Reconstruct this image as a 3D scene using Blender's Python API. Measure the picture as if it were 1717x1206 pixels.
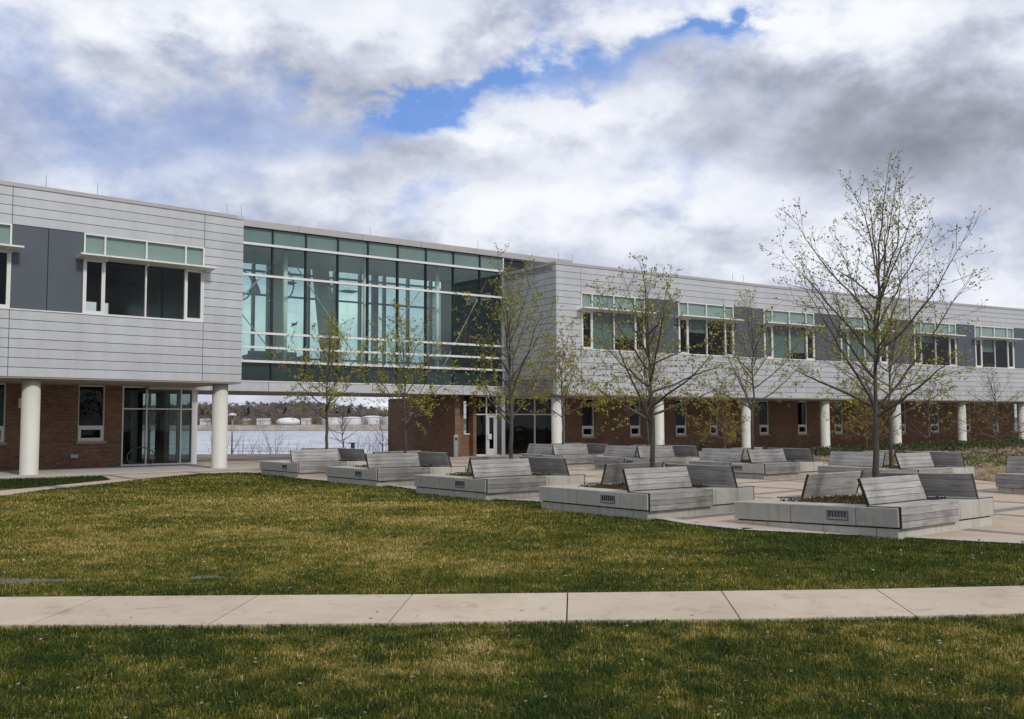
import bpy, math, random
import numpy as np
from mathutils import Vector, Matrix, noise as mnoise
for o in list(bpy.data.objects): bpy.data.objects.remove(o)
R = math.radians
scn = bpy.context.scene
COL = scn.collection
# ------------------------------------------------------------ camera
CX, CY, F, PIT, ROLL, H = 858.5, 603.0, 1609.0, 0.0664, -0.004, 1.84
fw = Vector((0, math.cos(PIT), math.sin(PIT))); up0 = Vector((0, -math.sin(PIT), math.cos(PIT))); rt0 = Vector((1, 0, 0))
rt = rt0*math.cos(ROLL) + up0*math.sin(ROLL); up = up0*math.cos(ROLL) - rt0*math.sin(ROLL)
cam = bpy.data.cameras.new('camera'); camo = bpy.data.objects.new('camera', cam); COL.objects.link(camo)
cam.sensor_width = 36; cam.sensor_fit = 'HORIZONTAL'; cam.lens = F/1717*36; cam.clip_start = .1; cam.clip_end = 9000
m = Matrix((rt, up, -fw)).transposed().to_4x4(); m.translation = Vector((0, 0, H)); camo.matrix_world = m
scn.camera = camo
# ------------------------------------------------------------ world
SUN_AZ, SUN_EL = 141.0, 42.0
w = bpy.data.worlds.new("World"); scn.world = w; w.use_nodes = True
nt = w.node_tree; N = nt.nodes; L = nt.links; N.clear()
class NT:
    """tiny node helper"""
    def __init__(s, tree): s.t = tree; s.n = tree.nodes; s.l = tree.links
    def node(s, kind, ins=None, **kw):
        n = s.n.new(kind)
        for k, v in kw.items(): setattr(n, k, v)
        for k, v in (ins or {}).items(): s.put(n.inputs[k], v)
        return n
    def put(s, sock, v):
        if isinstance(v, bpy.types.NodeSocket): s.l.new(v, sock)
        elif v is not None: sock.default_value = v
    def math(s, op, a, b=None, c=None, clamp=False):
        n = s.n.new('ShaderNodeMath'); n.operation = op; n.use_clamp = clamp
        s.put(n.inputs[0], a)
        if b is not None: s.put(n.inputs[1], b)
        if c is not None: s.put(n.inputs[2], c)
        return n.outputs[0]
    def noise(s, vec, scale, detail=4, rough=.55, dist=0):
        n = s.node('ShaderNodeTexNoise', {'Vector': vec, 'Scale': scale, 'Detail': detail, 'Roughness': rough, 'Distortion': dist}); return n.outputs[0]
    def ramp(s, fac, stops, interp='LINEAR'):
        n = s.n.new('ShaderNodeValToRGB'); n.color_ramp.interpolation = interp; e = n.color_ramp.elements
        while len(e) < len(stops): e.new(.5)
        for i, (p, c) in enumerate(stops):
            e[i].position = p; e[i].color = c if len(c) == 4 else (*c, 1)
        s.put(n.inputs[0], fac); return n.outputs[0]
    def mix(s, fac, a, b, mode='MIX'):
        n = s.n.new('ShaderNodeMix'); n.data_type = 'RGBA'; n.blend_type = mode
        s.put(n.inputs[0], fac); s.put(n.inputs[6], a if not isinstance(a, tuple) or len(a) == 4 else (*a, 1)); s.put(n.inputs[7], b if not isinstance(b, tuple) or len(b) == 4 else (*b, 1)); return n.outputs[2]
    def vec(s, x, y, z):
        n = s.n.new('ShaderNodeCombineXYZ'); s.put(n.inputs[0], x); s.put(n.inputs[1], y); s.put(n.inputs[2], z); return n.outputs[0]
    def sep(s, v):
        n = s.n.new('ShaderNodeSeparateXYZ'); s.put(n.inputs[0], v); return n.outputs
W = NT(nt)
tc = W.node('ShaderNodeTexCoord').outputs['Generated']
sky = W.node('ShaderNodeTexSky', sky_type='NISHITA', sun_disc=False, sun_elevation=R(SUN_EL), sun_rotation=R(SUN_AZ), air_density=1.0, dust_density=.6, ozone_density=2.0)
dx, dy, dz = W.sep(tc)
zz = W.math('ADD', W.math('MAXIMUM', dz, 0.0), .16)
def skyv(up_=0.0, off=0.0): return W.vec(W.math('MULTIPLY', dx, 3.6), W.math('MULTIPLY_ADD', dy, 3.6, off), W.math('MULTIPLY_ADD', dz, 6.0, up_))
pv = skyv()
def gauss(ax, ay, a0, e0, sa, se, rot):
    """soft patch of the sky around azimuth tangent a0 and elevation tangent e0"""
    X = W.math('SUBTRACT', ax, a0); Y = W.math('SUBTRACT', ay, e0); c, s_ = math.cos(rot), math.sin(rot)
    U = W.math('DIVIDE', W.math('ADD', W.math('MULTIPLY', X, c), W.math('MULTIPLY', Y, s_)), sa)
    V = W.math('DIVIDE', W.math('SUBTRACT', W.math('MULTIPLY', Y, c), W.math('MULTIPLY', X, s_)), se)
    q = W.math('ADD', W.math('MULTIPLY', U, U), W.math('MULTIPLY', V, V))
    return W.math('POWER', 2.718, W.math('MULTIPLY', q, -1.0))
ysafe = W.math('MAXIMUM', dy, .05)
ax = W.math('DIVIDE', dx, ysafe); ay = W.math('DIVIDE', dz, ysafe)
front = W.math('GREATER_THAN', dy, .1)
big = W.noise(pv, 1.0, 3, .5, 0)
fine = W.noise(pv, 2.9, 9, .58, .10)
rag = W.math('SUBTRACT', W.noise(pv, 2.0, 7, .6, .1), .5)
ex = W.math('ADD', ax, W.math('MULTIPLY', rag, .30)); ey = W.math('ADD', ay, W.math('MULTIPLY', W.math('SUBTRACT', fine, .5), .16))
dens = W.math('ADD', W.math('MULTIPLY', big, .5), W.math('MULTIPLY', fine, .5))
fine_up = W.noise(skyv(.16, .05), 2.9, 9, .58, .10); big_up = W.noise(skyv(.45, .1), 1.0, 3, .5, 0)
relief = W.math('ADD', W.math('MULTIPLY', W.math('SUBTRACT', fine, fine_up), 1.5), W.math('MULTIPLY', W.math('SUBTRACT', big, big_up), 1.5))
hole = W.math('ADD', W.math('MULTIPLY', gauss(ex, ey, .005, .356, .20, .020, .22), .38), W.math('MULTIPLY', gauss(ex, ey, .235, .415, .05, .012, .2), .28))
hole = W.math('ADD', hole, W.math('MULTIPLY', gauss(ex, ey, -.12, .335, .07, .022, .2), .30))
hole = W.math('ADD', hole, W.math('MULTIPLY', gauss(ex, ey, -.10, .235, .05, .025, .6), .18))
hole = W.math('ADD', hole, W.math('MULTIPLY', gauss(ex, ey, -.34, .33, .15, .06, .1), .17))
hole = W.math('MULTIPLY', hole, front)
cov = W.math('SUBTRACT', W.math('ADD', dens, .14), hole)
cloud_fac = W.ramp(cov, [(.27, (.04, .04, .04)), (.43, (.42, .42, .42)), (.62, (1, 1, 1))], 'LINEAR')
# cloud brightness: pale tops, grey undersides
dark = W.math('MULTIPLY', W.math('ADD', W.math('MULTIPLY', gauss(ex, ey, .33, .35, .20, .06, -.05), 1.15), W.math('MULTIPLY', gauss(ex, ey, .50, .27, .22, .05, 0.0), .9)), front)
dark = W.math('ADD', dark, W.math('MULTIPLY', W.math('MULTIPLY', gauss(ex, ey, -.02, .29, .14, .03, .05), .30), front))
dark = W.math('ADD', dark, W.math('MULTIPLY', W.math('MULTIPLY', gauss(ex, ey, -.30, .37, .22, .035, -.3), .38), front))
lite = W.math('MULTIPLY', W.math('ADD', gauss(ex, ey, .0, .315, .25, .022, .08), W.math('ADD', gauss(ex, ey, .22, .235, .6, .045, 0.0), gauss(ex, ey, -.1, .44, .6, .03, 0.0))), front)
n2 = W.noise(skyv(0, 7.7), 1.15, 4, .5, 0)
tone = W.math('ADD', W.math('MULTIPLY', W.math('SUBTRACT', n2, .5), .8), W.math('MULTIPLY', relief, .62))
tone = W.math('SUBTRACT', W.math('ADD', W.math('ADD', tone, .60), W.math('MULTIPLY', lite, .22)), W.math('MULTIPLY', dark, .42))
cloud_col = W.ramp(tone, [(0.0, (2.4, 2.6, 3.15)), (.28, (3.6, 3.85, 4.65)), (.54, (5.5, 5.85, 6.9)), (.76, (7.6, 7.9, 8.7)), (1.0, (9.0, 9.2, 9.6))])
blue = W.mix(.72, sky.outputs[0], (1.5, 3.3, 8.2))
col = W.mix(cloud_fac, blue, cloud_col)
bg = W.node('ShaderNodeBackground', {'Color': col, 'Strength': .1})
L.new(bg.outputs[0], W.node('ShaderNodeOutputWorld').inputs[0])
sl = bpy.data.lights.new('sun', 'SUN'); sl.energy = 2.1; sl.angle = R(7); sl.color = (1, .95, .87)
so = bpy.data.objects.new('sun', sl); COL.objects.link(so); so.location = (30, -60, 60)
sd = Vector((math.sin(R(SUN_AZ))*math.cos(R(SUN_EL)), math.cos(R(SUN_AZ))*math.cos(R(SUN_EL)), math.sin(R(SUN_EL))))
so.rotation_euler = sd.to_track_quat('Z', 'Y').to_euler()
scn.view_settings.view_transform = 'Standard'; scn.view_settings.look = 'None'; scn.view_settings.exposure = .08; scn.view_settings.gamma = 1
scn.render.engine = 'CYCLES'

# ------------------------------------------------------------ helpers
def ray(px, py): return rt*((px-CX)/F) - up*((py-CY)/F) + fw
def at(px, py, z=0.0):
    r = ray(px, py); return Vector((0, 0, H)) + r*((z-H)/r.z)
def proj(X):
    X = Vector(X) - Vector((0, 0, H)); d = X.dot(fw); return CX + F*X.dot(rt)/d, CY - F*X.dot(up)/d
def tag(o, label=None, cat=None, group=None, kind=None):
    if label: o['label'] = label
    if cat: o['category'] = cat
    if group: o['group'] = group
    if kind: o['kind'] = kind
    return o
def empty(name, loc=(0, 0, 0), rz=0, label=None, cat=None, group=None):
    o = bpy.data.objects.new(name, None); COL.objects.link(o); o.location = loc; o.rotation_euler = (0, 0, rz)
    return tag(o, label, cat, group)
class MB:
    def __init__(s): s.v = []; s.f = []
    def hexa(s, p):
        b = len(s.v); s.v += [tuple(q) for q in p]
        s.f += [(b+3, b+2, b+1, b), (b+4, b+5, b+6, b+7), (b, b+1, b+5, b+4), (b+1, b+2, b+6, b+5), (b+2, b+3, b+7, b+6), (b+3, b, b+4, b+7)]
    def box(s, x0, x1, y0, y1, z0, z1):
        s.hexa([(x0, y0, z0), (x1, y0, z0), (x1, y1, z0), (x0, y1, z0), (x0, y0, z1), (x1, y0, z1), (x1, y1, z1), (x0, y1, z1)])
    def fbox(s, fr, s0, s1, n0, n1, z0, z1):
        """box in a wall frame: s along, n outward"""
        P = fr.pt; s.hexa([P(s0, n1, z0), P(s1, n1, z0), P(s1, n0, z0), P(s0, n0, z0), P(s0, n1, z1), P(s1, n1, z1), P(s1, n0, z1), P(s0, n0, z1)])
    def quad(s, a, b, c, d):
        k = len(s.v); s.v += [tuple(a), tuple(b), tuple(c), tuple(d)]; s.f.append((k, k+1, k+2, k+3))
    def poly(s, pts):
        k = len(s.v); s.v += [tuple(p) for p in pts]; s.f.append(tuple(range(k, k+len(pts))))
    def tube(s, pts, rad, n=6, cap=True):
        pts = [Vector(p) for p in pts]; k0 = len(s.v); m_ = len(pts)
        if not hasattr(rad, '__len__'): rad = [rad]*m_
        t = (pts[1]-pts[0]).normalized(); a = t.orthogonal().normalized()
        for i, p in enumerate(pts):
            if i == 0: t = (pts[1]-pts[0])
            elif i == m_-1: t = (pts[-1]-pts[-2])
            else: t = (pts[i+1]-pts[i-1])
            t = t.normalized(); a = (a - t*a.dot(t))
            a = a.normalized() if a.length > 1e-6 else t.orthogonal().normalized()
            b = t.cross(a)
            for j in range(n):
                th = 2*math.pi*j/n; s.v.append(tuple(p + (a*math.cos(th)+b*math.sin(th))*rad[i]))
        for i in range(m_-1):
            for j in range(n):
                q = k0+i*n; s.f.append((q+j, q+(j+1) % n, q+n+(j+1) % n, q+n+j))
        if cap:
            s.f.append(tuple(k0+j for j in reversed(range(n)))); s.f.append(tuple(k0+(m_-1)*n+j for j in range(n)))
    def lathe(s, c, prof, n=24):
        k0 = len(s.v); c = Vector(c)
        for r, z in prof:
            for j in range(n):
                th = 2*math.pi*j/n; s.v.append((c.x+r*math.cos(th), c.y+r*math.sin(th), c.z+z))
        for i in range(len(prof)-1):
            for j in range(n):
                q = k0+i*n; s.f.append((q+j, q+(j+1) % n, q+n+(j+1) % n, q+n+j))
        s.f.append(tuple(k0+j for j in reversed(range(n)))); s.f.append(tuple(k0+(len(prof)-1)*n+j for j in range(n)))
    def build(s, name, mat, parent=None, smooth=False, bevel=0, **kw):
        me = bpy.data.meshes.new(name); me.from_pydata(s.v, [], s.f); me.update()
        if mat: me.materials.append(mat)
        if smooth: me.polygons.foreach_set('use_smooth', [True]*len(me.polygons))
        o = bpy.data.objects.new(name, me); COL.objects.link(o)
        if parent: o.parent = parent
        if bevel:
            b = o.modifiers.new('bevel', 'BEVEL'); b.width = bevel; b.segments = 2; b.limit_method = 'ANGLE'
        tag(o, **kw); return o
class Frame:
    """vertical wall frame from P0 to P1 (ground points); n points outward (to the right of travel = towards the camera side)"""
    def __init__(s, P0, P1):
        s.o = Vector((P0[0], P0[1], 0)); d = Vector((P1[0]-P0[0], P1[1]-P0[1], 0)); s.len = d.length; s.u = d.normalized(); s.n = Vector((s.u.y, -s.u.x, 0)); s.ang = math.atan2(s.u.y, s.u.x)
    def pt(s, a, n, z): p = s.o + s.u*a + s.n*n; return (p.x, p.y, z)
    def hit(s, px, py, n=0.0):
        """point of the wall plane under a sight line -> (s, z)"""
        r = ray(px, py); C_ = Vector((0, 0, H)); t = (s.o + s.n*n - C_).dot(s.n)/r.dot(s.n); p = C_ + r*t; return (p-s.o).dot(s.u), p.z
def npmesh(name, verts, faces, mat, parent=None, attr=None, **kw):
    """fast mesh from numpy arrays; faces (n,k)"""
    me = bpy.data.meshes.new(name); nv = len(verts); nf, k = faces.shape
    me.vertices.add(nv); me.vertices.foreach_set('co', verts.astype(np.float32).ravel())
    me.loops.add(nf*k); me.loops.foreach_set('vertex_index', faces.astype(np.int32).ravel())
    me.polygons.add(nf); me.polygons.foreach_set('loop_start', np.arange(0, nf*k, k, dtype=np.int32)); me.polygons.foreach_set('loop_total', np.full(nf, k, dtype=np.int32))
    if attr is not None:
        for an, arr in attr.items():
            a = me.attributes.new(an, 'FLOAT', 'POINT'); a.data.foreach_set('value', arr.astype(np.float32))
    me.update(calc_edges=True)
    me.materials.append(mat); o = bpy.data.objects.new(name, me); COL.objects.link(o)
    if parent: o.parent = parent
    return tag(o, **kw)
# ------------------------------------------------------------ materials
def pmat(name, base, rough=.6, metal=0, var=.0, vscale=3, bump=0, bscale=40, spec=.5, col2=None, detail=5, stretch=None, bdist=.01):
    M = bpy.data.materials.new(name); M.use_nodes = True; T = NT(M.node_tree); b = T.n['Principled BSDF']
    b.inputs['Roughness'].default_value = rough; b.inputs['Metallic'].default_value = metal; b.inputs['Specular IOR Level'].default_value = spec
    co = T.node('ShaderNodeTexCoord').outputs['Object']
    if stretch: co = T.node('ShaderNodeMapping', {'Vector': co, 'Scale': stretch}).outputs[0]
    if col2 is None: col2 = tuple(c*(1-var) for c in base)
    c1 = tuple(min(1, c*(1+var)) for c in base)
    n = T.noise(co, vscale, detail, .6)
    T.put(b.inputs['Base Color'], T.ramp(n, [(.3, col2), (.7, c1)]))
    if bump:
        bn = T.node('ShaderNodeBump', {'Height': T.noise(co, bscale, 5, .65), 'Strength': bump, 'Distance': bdist}); T.put(b.inputs['Normal'], bn.outputs[0])
    return M
def brickmat(name, ang):
    M = bpy.data.materials.new(name); M.use_nodes = True; T = NT(M.node_tree); b = T.n['Principled BSDF']; b.inputs['Roughness'].default_value = .85; b.inputs['Specular IOR Level'].default_value = .2
    co = T.node('ShaderNodeTexCoord').outputs['Object']
    X, Y, Z = T.sep(co)
    s_ = T.math('ADD', T.math('MULTIPLY', X, math.cos(ang)), T.math('MULTIPLY', Y, math.sin(ang)))
    v = T.vec(s_, Z, 0.0)
    br = T.node('ShaderNodeTexBrick', {'Vector': v, 'Color1': (.25, .145, .092, 1), 'Color2': (.11, .07, .05, 1), 'Mortar': (.23, .185, .14, 1), 'Scale': 1.0, 'Mortar Size': .011, 'Bias': -.1, 'Brick Width': .30, 'Row Height': .098})
    big = T.ramp(T.noise(v, .6, 3), [(.3, (.72, .68, .66)), (.7, (1.1, 1.05, 1.0))])
    c = T.mix(1.0, br.outputs[0], big, 'MULTIPLY'); c = T.mix(.4, c, T.ramp(T.noise(T.node('ShaderNodeMapping', {'Vector': v, 'Scale': (3.3, 10, 1)}).outputs[0], 1.0, 2), [(.3, (.08, .054, .042)), (.55, (.19, .112, .073)), (.75, (.35, .19, .10))]))
    T.put(b.inputs['Base Color'], c)
    bn = T.node('ShaderNodeBump', {'Height': br.outputs[1], 'Strength': .5, 'Distance': -.008}); T.put(b.inputs['Normal'], bn.outputs[0])
    return M
def glassmat(name, tint, refl=.06, rough=0.0, rcol=(1, 1, 1)):
    M = bpy.data.materials.new(name); M.use_nodes = True; T = NT(M.node_tree); T.n.clear()
    tr = T.node('ShaderNodeBsdfTransparent', {'Color': (*tint, 1)}); gl = T.node('ShaderNodeBsdfGlossy', {'Color': (*rcol, 1), 'Roughness': rough})
    lw = T.node('ShaderNodeLayerWeight', {'Blend': .35})
    co = T.node('ShaderNodeTexCoord').outputs['Object']
    bn = T.node('ShaderNodeBump', {'Height': T.noise(co, .9, 2), 'Strength': .12, 'Distance': .03}); T.put(gl.inputs['Normal'], bn.outputs[0])
    f = T.math('ADD', T.math('MULTIPLY', T.math('POWER', lw.outputs['Facing'], 3.0), .8), refl, clamp=True)
    mx = T.node('ShaderNodeMixShader'); T.put(mx.inputs[0], f); T.l.new(tr.outputs[0], mx.inputs[1]); T.l.new(gl.outputs[0], mx.inputs[2])
    T.l.new(mx.outputs[0], T.node('ShaderNodeOutputMaterial').inputs[0]); return M
M = {}
M['panel'] = pmat('silver_panel', (.50, .515, .53), .40, .3, .05, .5, .10, 1.6, stretch=(1, 1, 1), bdist=.03)
def vary_islands(mt, lo_, hi_, streak=True):
    T = NT(mt.node_tree); b = T.n['Principled BSDF']; src = b.inputs['Base Color'].links[0].from_socket
    ri = T.node('ShaderNodeNewGeometry').outputs['Random Per Island']
    c = T.mix(1.0, src, T.ramp(ri, [(0, (lo_,)*3), (1, (hi_,)*3)]), 'MULTIPLY')
    co = T.node('ShaderNodeTexCoord').outputs['Object']
    st = T.noise(T.node('ShaderNodeMapping', {'Vector': co, 'Scale': (2.2, 2.2, .25)}).outputs[0], 1.0, 4)
    c = T.mix(1.0, c, T.ramp(st, [(.35, (1.02, 1.02, 1.02)), (.7, (.93, .925, .915))]), 'MULTIPLY')
    T.put(b.inputs['Base Color'], c)
vary_islands(M['panel'], .955, 1.03)
M['panel_end'] = M['panel']
M['slate'] = pmat('slate_panel', (.075, .088, .108), .5, .1, .06, 1)
M['cap'] = pmat('roof_cap', (.40, .385, .375), .45, .3, .04, 2)
M['white'] = pmat('white_metal', (.66, .665, .65), .45, 0, .03, 2)
M['col'] = pmat('column_paint', (.54, .53, .485), .6, 0, .05, 1.2, .1, 30)
vary_islands(M['col'], 1, 1)
M['soffit'] = pmat('soffit_board', (.27, .235, .19), .8, 0, .06, 1)
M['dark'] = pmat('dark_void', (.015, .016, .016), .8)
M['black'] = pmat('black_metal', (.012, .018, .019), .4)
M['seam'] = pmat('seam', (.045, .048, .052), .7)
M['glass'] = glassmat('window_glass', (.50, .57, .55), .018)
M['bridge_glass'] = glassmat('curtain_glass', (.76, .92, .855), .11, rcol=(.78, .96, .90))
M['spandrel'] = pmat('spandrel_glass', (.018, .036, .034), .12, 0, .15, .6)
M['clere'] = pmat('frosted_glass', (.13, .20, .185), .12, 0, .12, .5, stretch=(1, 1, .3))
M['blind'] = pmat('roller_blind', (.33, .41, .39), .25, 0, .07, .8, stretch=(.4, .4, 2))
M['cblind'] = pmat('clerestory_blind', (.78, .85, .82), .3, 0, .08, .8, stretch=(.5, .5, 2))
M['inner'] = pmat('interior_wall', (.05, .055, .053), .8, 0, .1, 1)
M['ceil'] = pmat('interior_ceiling', (.34, .37, .36), .7, 0, .08, .6)
M['innerwhite'] = pmat('interior_column', (.62, .64, .62), .6)
M['carpet'] = pmat('interior_floor', (.13, .12, .11), .8)
M['roof'] = pmat('roof_membrane', (.35, .34, .33), .9)
M['sill'] = pmat('stone_sill', (.33, .28, .22), .8, 0, .08, 6)
M['metal'] = pmat('galvanised', (.32, .33, .34), .4, .6, .08, 5)
M['rack'] = pmat('rack_steel', (.12, .12, .12), .35, .7)
M['conc_apron'] = pmat('apron_concrete', (.40, .375, .34), .85, 0, .08, .8, .15, 60)
def concmat(name, base, speck, jscale=1):
    M_ = bpy.data.materials.new(name); M_.use_nodes = True; T = NT(M_.node_tree); b = T.n['Principled BSDF']; b.inputs['Roughness'].default_value = .85; b.inputs['Specular IOR Level'].default_value = .25
    co = T.node('ShaderNodeTexCoord').outputs['Object']
    a = T.ramp(T.noise(co, 1.3, 6, .65), [(.3, tuple(c*.82 for c in base)), (.7, tuple(c*1.08 for c in base))])
    # exposed aggregate specks and downward rain streaks
    vo = T.node('ShaderNodeTexVoronoi', {'Vector': co, 'Scale': 42.0}).outputs['Distance']
    sp = T.ramp(vo, [(.0, (1, 1, 1)), (.16, (.3, .3, .3)), (.22, (0, 0, 0))])
    gate = T.ramp(T.noise(co, 22, 3), [(.42, (0, 0, 0)), (.52, (1, 1, 1))])
    c = T.mix(T.math('MULTIPLY', T.math('MULTIPLY', sp, gate), .8), a, speck)
    st = T.ramp(T.noise(T.node('ShaderNodeMapping', {'Vector': co, 'Scale': (7, 7, .5)}).outputs[0], 1.0, 4), [(.44, (1, 1, 1)), (.8, (.66, .60, .52))])
    c = T.mix(.55, c, st, 'MULTIPLY')
    c = T.mix(1.0, c, T.ramp(T.node('ShaderNodeObjectInfo').outputs['Random'], [(0, (.88, .875, .86)), (1, (1.08, 1.075, 1.06))]), 'MULTIPLY')
    moss = T.ramp(T.noise(co, 2.6, 5, .7), [(.56, (0, 0, 0)), (.72, (.5, .5, .5))]); c = T.mix(moss, c, (.20, .175, .125))
    T.put(b.inputs['Base Color'], c)
    bn = T.node('ShaderNodeBump', {'Height': T.noise(co, 90, 4), 'Strength': .25, 'Distance': .004}); T.put(b.inputs['Normal'], bn.outputs[0]); return M_
M['planter'] = concmat('planter_concrete', (.44, .43, .385), (.12, .10, .08))
def woodmat():
    M_ = bpy.data.materials.new('weathered_wood'); M_.use_nodes = True; T = NT(M_.node_tree); b = T.n['Principled BSDF']; b.inputs['Roughness'].default_value = .75; b.inputs['Specular IOR Level'].default_value = .25
    co = T.node('ShaderNodeTexCoord').outputs['Object']
    g = T.noise(T.node('ShaderNodeMapping', {'Vector': co, 'Scale': (.9, 16, 16)}).outputs[0], 2.0, 7, .7)
    pt = T.noise(co, 2.2, 4, .6)
    ri = T.node('ShaderNodeNewGeometry').outputs['Random Per Island']
    c = T.ramp(g, [(.3, (.23, .225, .218)), (.5, (.33, .323, .315)), (.72, (.46, .45, .44))])
    c = T.mix(T.ramp(pt, [(.45, (0, 0, 0)), (.72, (.55, .55, .55))]), c, (.11, .10, .095))
    c = T.mix(1.0, c, T.ramp(ri, [(0, (.66, .65, .65)), (.25, (.9, .89, .88)), (1, (1.12, 1.11, 1.09))]), 'MULTIPLY')
    c = T.mix(1.0, c, T.ramp(T.node('ShaderNodeObjectInfo').outputs['Random'], [(0, (.80, .79, .77)), (1, (1.1, 1.09, 1.08))]), 'MULTIPLY')
    T.put(b.inputs['Base Color'], c)
    bn = T.node('ShaderNodeBump', {'Height': g, 'Strength': .35, 'Distance': .004}); T.put(b.inputs['Normal'], bn.outputs[0]); return M_
M['wood'] = woodmat()
M['endcap'] = pmat('bench_steel', (.03, .03, .03), .5, .3)
M['soil'] = pmat('planter_soil', (.075, .05, .032), .95, 0, .4, 12, .6, 60)
M['grille'] = pmat('grille_metal', (.16, .165, .17), .4, .6)
M['lamp_in'] = pmat('louvre_metal', (.42, .43, .44), .35, .5)
M['bark'] = pmat('grey_bark', (.075, .064, .055), .9, 0, .35, 9, .5, 60, stretch=(1, 1, .25))
M['bark2'] = pmat('brown_twig', (.105, .068, .055), .9, 0, .3, 9)
def leafmat(name, c1, c2, c3):
    M_ = bpy.data.materials.new(name); M_.use_nodes = True; T = NT(M_.node_tree); b = T.n['Principled BSDF']; b.inputs['Roughness'].default_value = .55; b.inputs['Specular IOR Level'].default_value = .3
    ri = T.node('ShaderNodeNewGeometry').outputs['Random Per Island']
    c = T.ramp(ri, [(0, c1), (.6, c2), (1, c3)]); T.put(b.inputs['Base Color'], c)
    tl = T.node('ShaderNodeBsdfTranslucent'); T.put(tl.inputs[0], c); mx = T.node('ShaderNodeMixShader', {0: .3})
    out = T.n['Material Output']; T.l.new(b.outputs[0], mx.inputs[1]); T.l.new(tl.outputs[0], mx.inputs[2]); T.l.new(mx.outputs[0], out.inputs[0]); return M_
M['leaf'] = leafmat('spring_leaf', (.15, .14, .018), (.29, .28, .032), (.44, .42, .07))
M['leaf2'] = leafmat('yellow_leaf', (.17, .15, .02), (.29, .25, .035), (.38, .32, .06))
M['sedum'] = leafmat('sedum', (.045, .05, .012), (.10, .075, .025), (.12, .05, .02))
M['hedge'] = leafmat('hedge_leaf', (.018, .032, .010), (.045, .07, .018), (.09, .11, .03))
M['straw'] = leafmat('dry_straw', (.30, .21, .11), (.50, .38, .22), (.62, .50, .33))
def grassmat():
    M_ = bpy.data.materials.new('grass_blade'); M_.use_nodes = True; T = NT(M_.node_tree); b = T.n['Principled BSDF']; b.inputs['Roughness'].default_value = .6; b.inputs['Specular IOR Level'].default_value = .25
    a = T.node('ShaderNodeAttribute', attribute_name='dry').outputs['Fac']
    c = T.ramp(a, [(0, (.020, .045, .003)), (.28, (.060, .092, .006)), (.50, (.165, .160, .014)), (.74, (.38, .29, .058)), (1, (.66, .51, .24))])
    T.put(b.inputs['Base Color'], c)
    tl = T.node('ShaderNodeBsdfTranslucent'); T.put(tl.inputs[0], c); mx = T.node('ShaderNodeMixShader', {0: .22})
    out = T.n['Material Output']; T.l.new(b.outputs[0], mx.inputs[1]); T.l.new(tl.outputs[0], mx.inputs[2]); T.l.new(mx.outputs[0], out.inputs[0]); return M_
M['grass'] = grassmat()
def groundmat():
    M_ = bpy.data.materials.new('lawn_soil'); M_.use_nodes = True; T = NT(M_.node_tree); b = T.n['Principled BSDF']; b.inputs['Roughness'].default_value = .95; b.inputs['Specular IOR Level'].default_value = .1
    co = T.node('ShaderNodeTexCoord').outputs['Object']
    fine_ = T.ramp(T.noise(co, 26, 7, .75), [(.3, (.032, .038, .012)), (.5, (.08, .075, .028)), (.7, (.16, .125, .055))])
    lrg = T.ramp(T.noise(co, .35, 5, .6), [(.35, (.75, .9, .6)), (.65, (1.25, 1.05, .8))])
    c = T.mix(1.0, fine_, lrg, 'MULTIPLY')
    Y = T.sep(co)[1]
    far = T.math('GREATER_THAN', Y, 60.0)
    c = T.mix(far, c, T.ramp(T.noise(co, .05, 6, .7), [(.35, (.09, .075, .055)), (.6, (.20, .165, .125)), (.75, (.12, .12, .06))]))
    T.put(b.inputs['Base Color'], c)
    bn = T.node('ShaderNodeBump', {'Height': T.noise(co, 30, 5), 'Strength': .6, 'Distance': .02}); T.put(b.inputs['Normal'], bn.outputs[0]); return M_
M['ground'] = groundmat()
YAW = R(38.0)
def plazamat():
    M_ = bpy.data.materials.new('plaza_paving'); M_.use_nodes = True; T = NT(M_.node_tree); b = T.n['Principled BSDF']; b.inputs['Roughness'].default_value = .85; b.inputs['Specular IOR Level'].default_value = .25
    co = T.node('ShaderNodeTexCoord').outputs['Object']; X, Y, Z = T.sep(co)
    c_, s_ = math.cos(YAW), math.sin(YAW)
    U = T.math('ADD', T.math('MULTIPLY', X, c_), T.math('MULTIPLY', Y, s_)); V = T.math('SUBTRACT', T.math('MULTIPLY', Y, c_), T.math('MULTIPLY', X, s_))
    def stripes(A, off, per, wd):
        f = T.math('FRACT', T.math('DIVIDE', T.math('SUBTRACT', A, off), per)); return T.math('LESS_THAN', f, wd/per)
    S5 = at(1083.7, 829, .48); u5 = S5.x*c_+S5.y*s_; v5 = S5.y*c_-S5.x*s_
    g = T.math('MAXIMUM', stripes(U, u5-.30, 3.1, .34), stripes(V, v5-.45, 3.1, .34))
    base = T.ramp(T.noise(co, .9, 6, .65), [(.3, (.41, .32, .24)), (.7, (.53, .43, .33))])
    sp = T.ramp(T.noise(co, 120, 3), [(.35, (.7, .7, .7)), (.65, (1.15, 1.15, 1.15))])
    base = T.mix(1.0, base, sp, 'MULTIPLY')
    band = T.ramp(T.noise(co, 4, 4), [(.3, (.15, .145, .14)), (.7, (.22, .21, .20))])
    T.put(b.inputs['Base Color'], T.mix(g, base, band))
    bn = T.node('ShaderNodeBump', {'Height': T.noise(co, 120, 3), 'Strength': .2, 'Distance': .003}); T.put(b.inputs['Normal'], bn.outputs[0]); return M_
M['plaza'] = plazamat()
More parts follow.
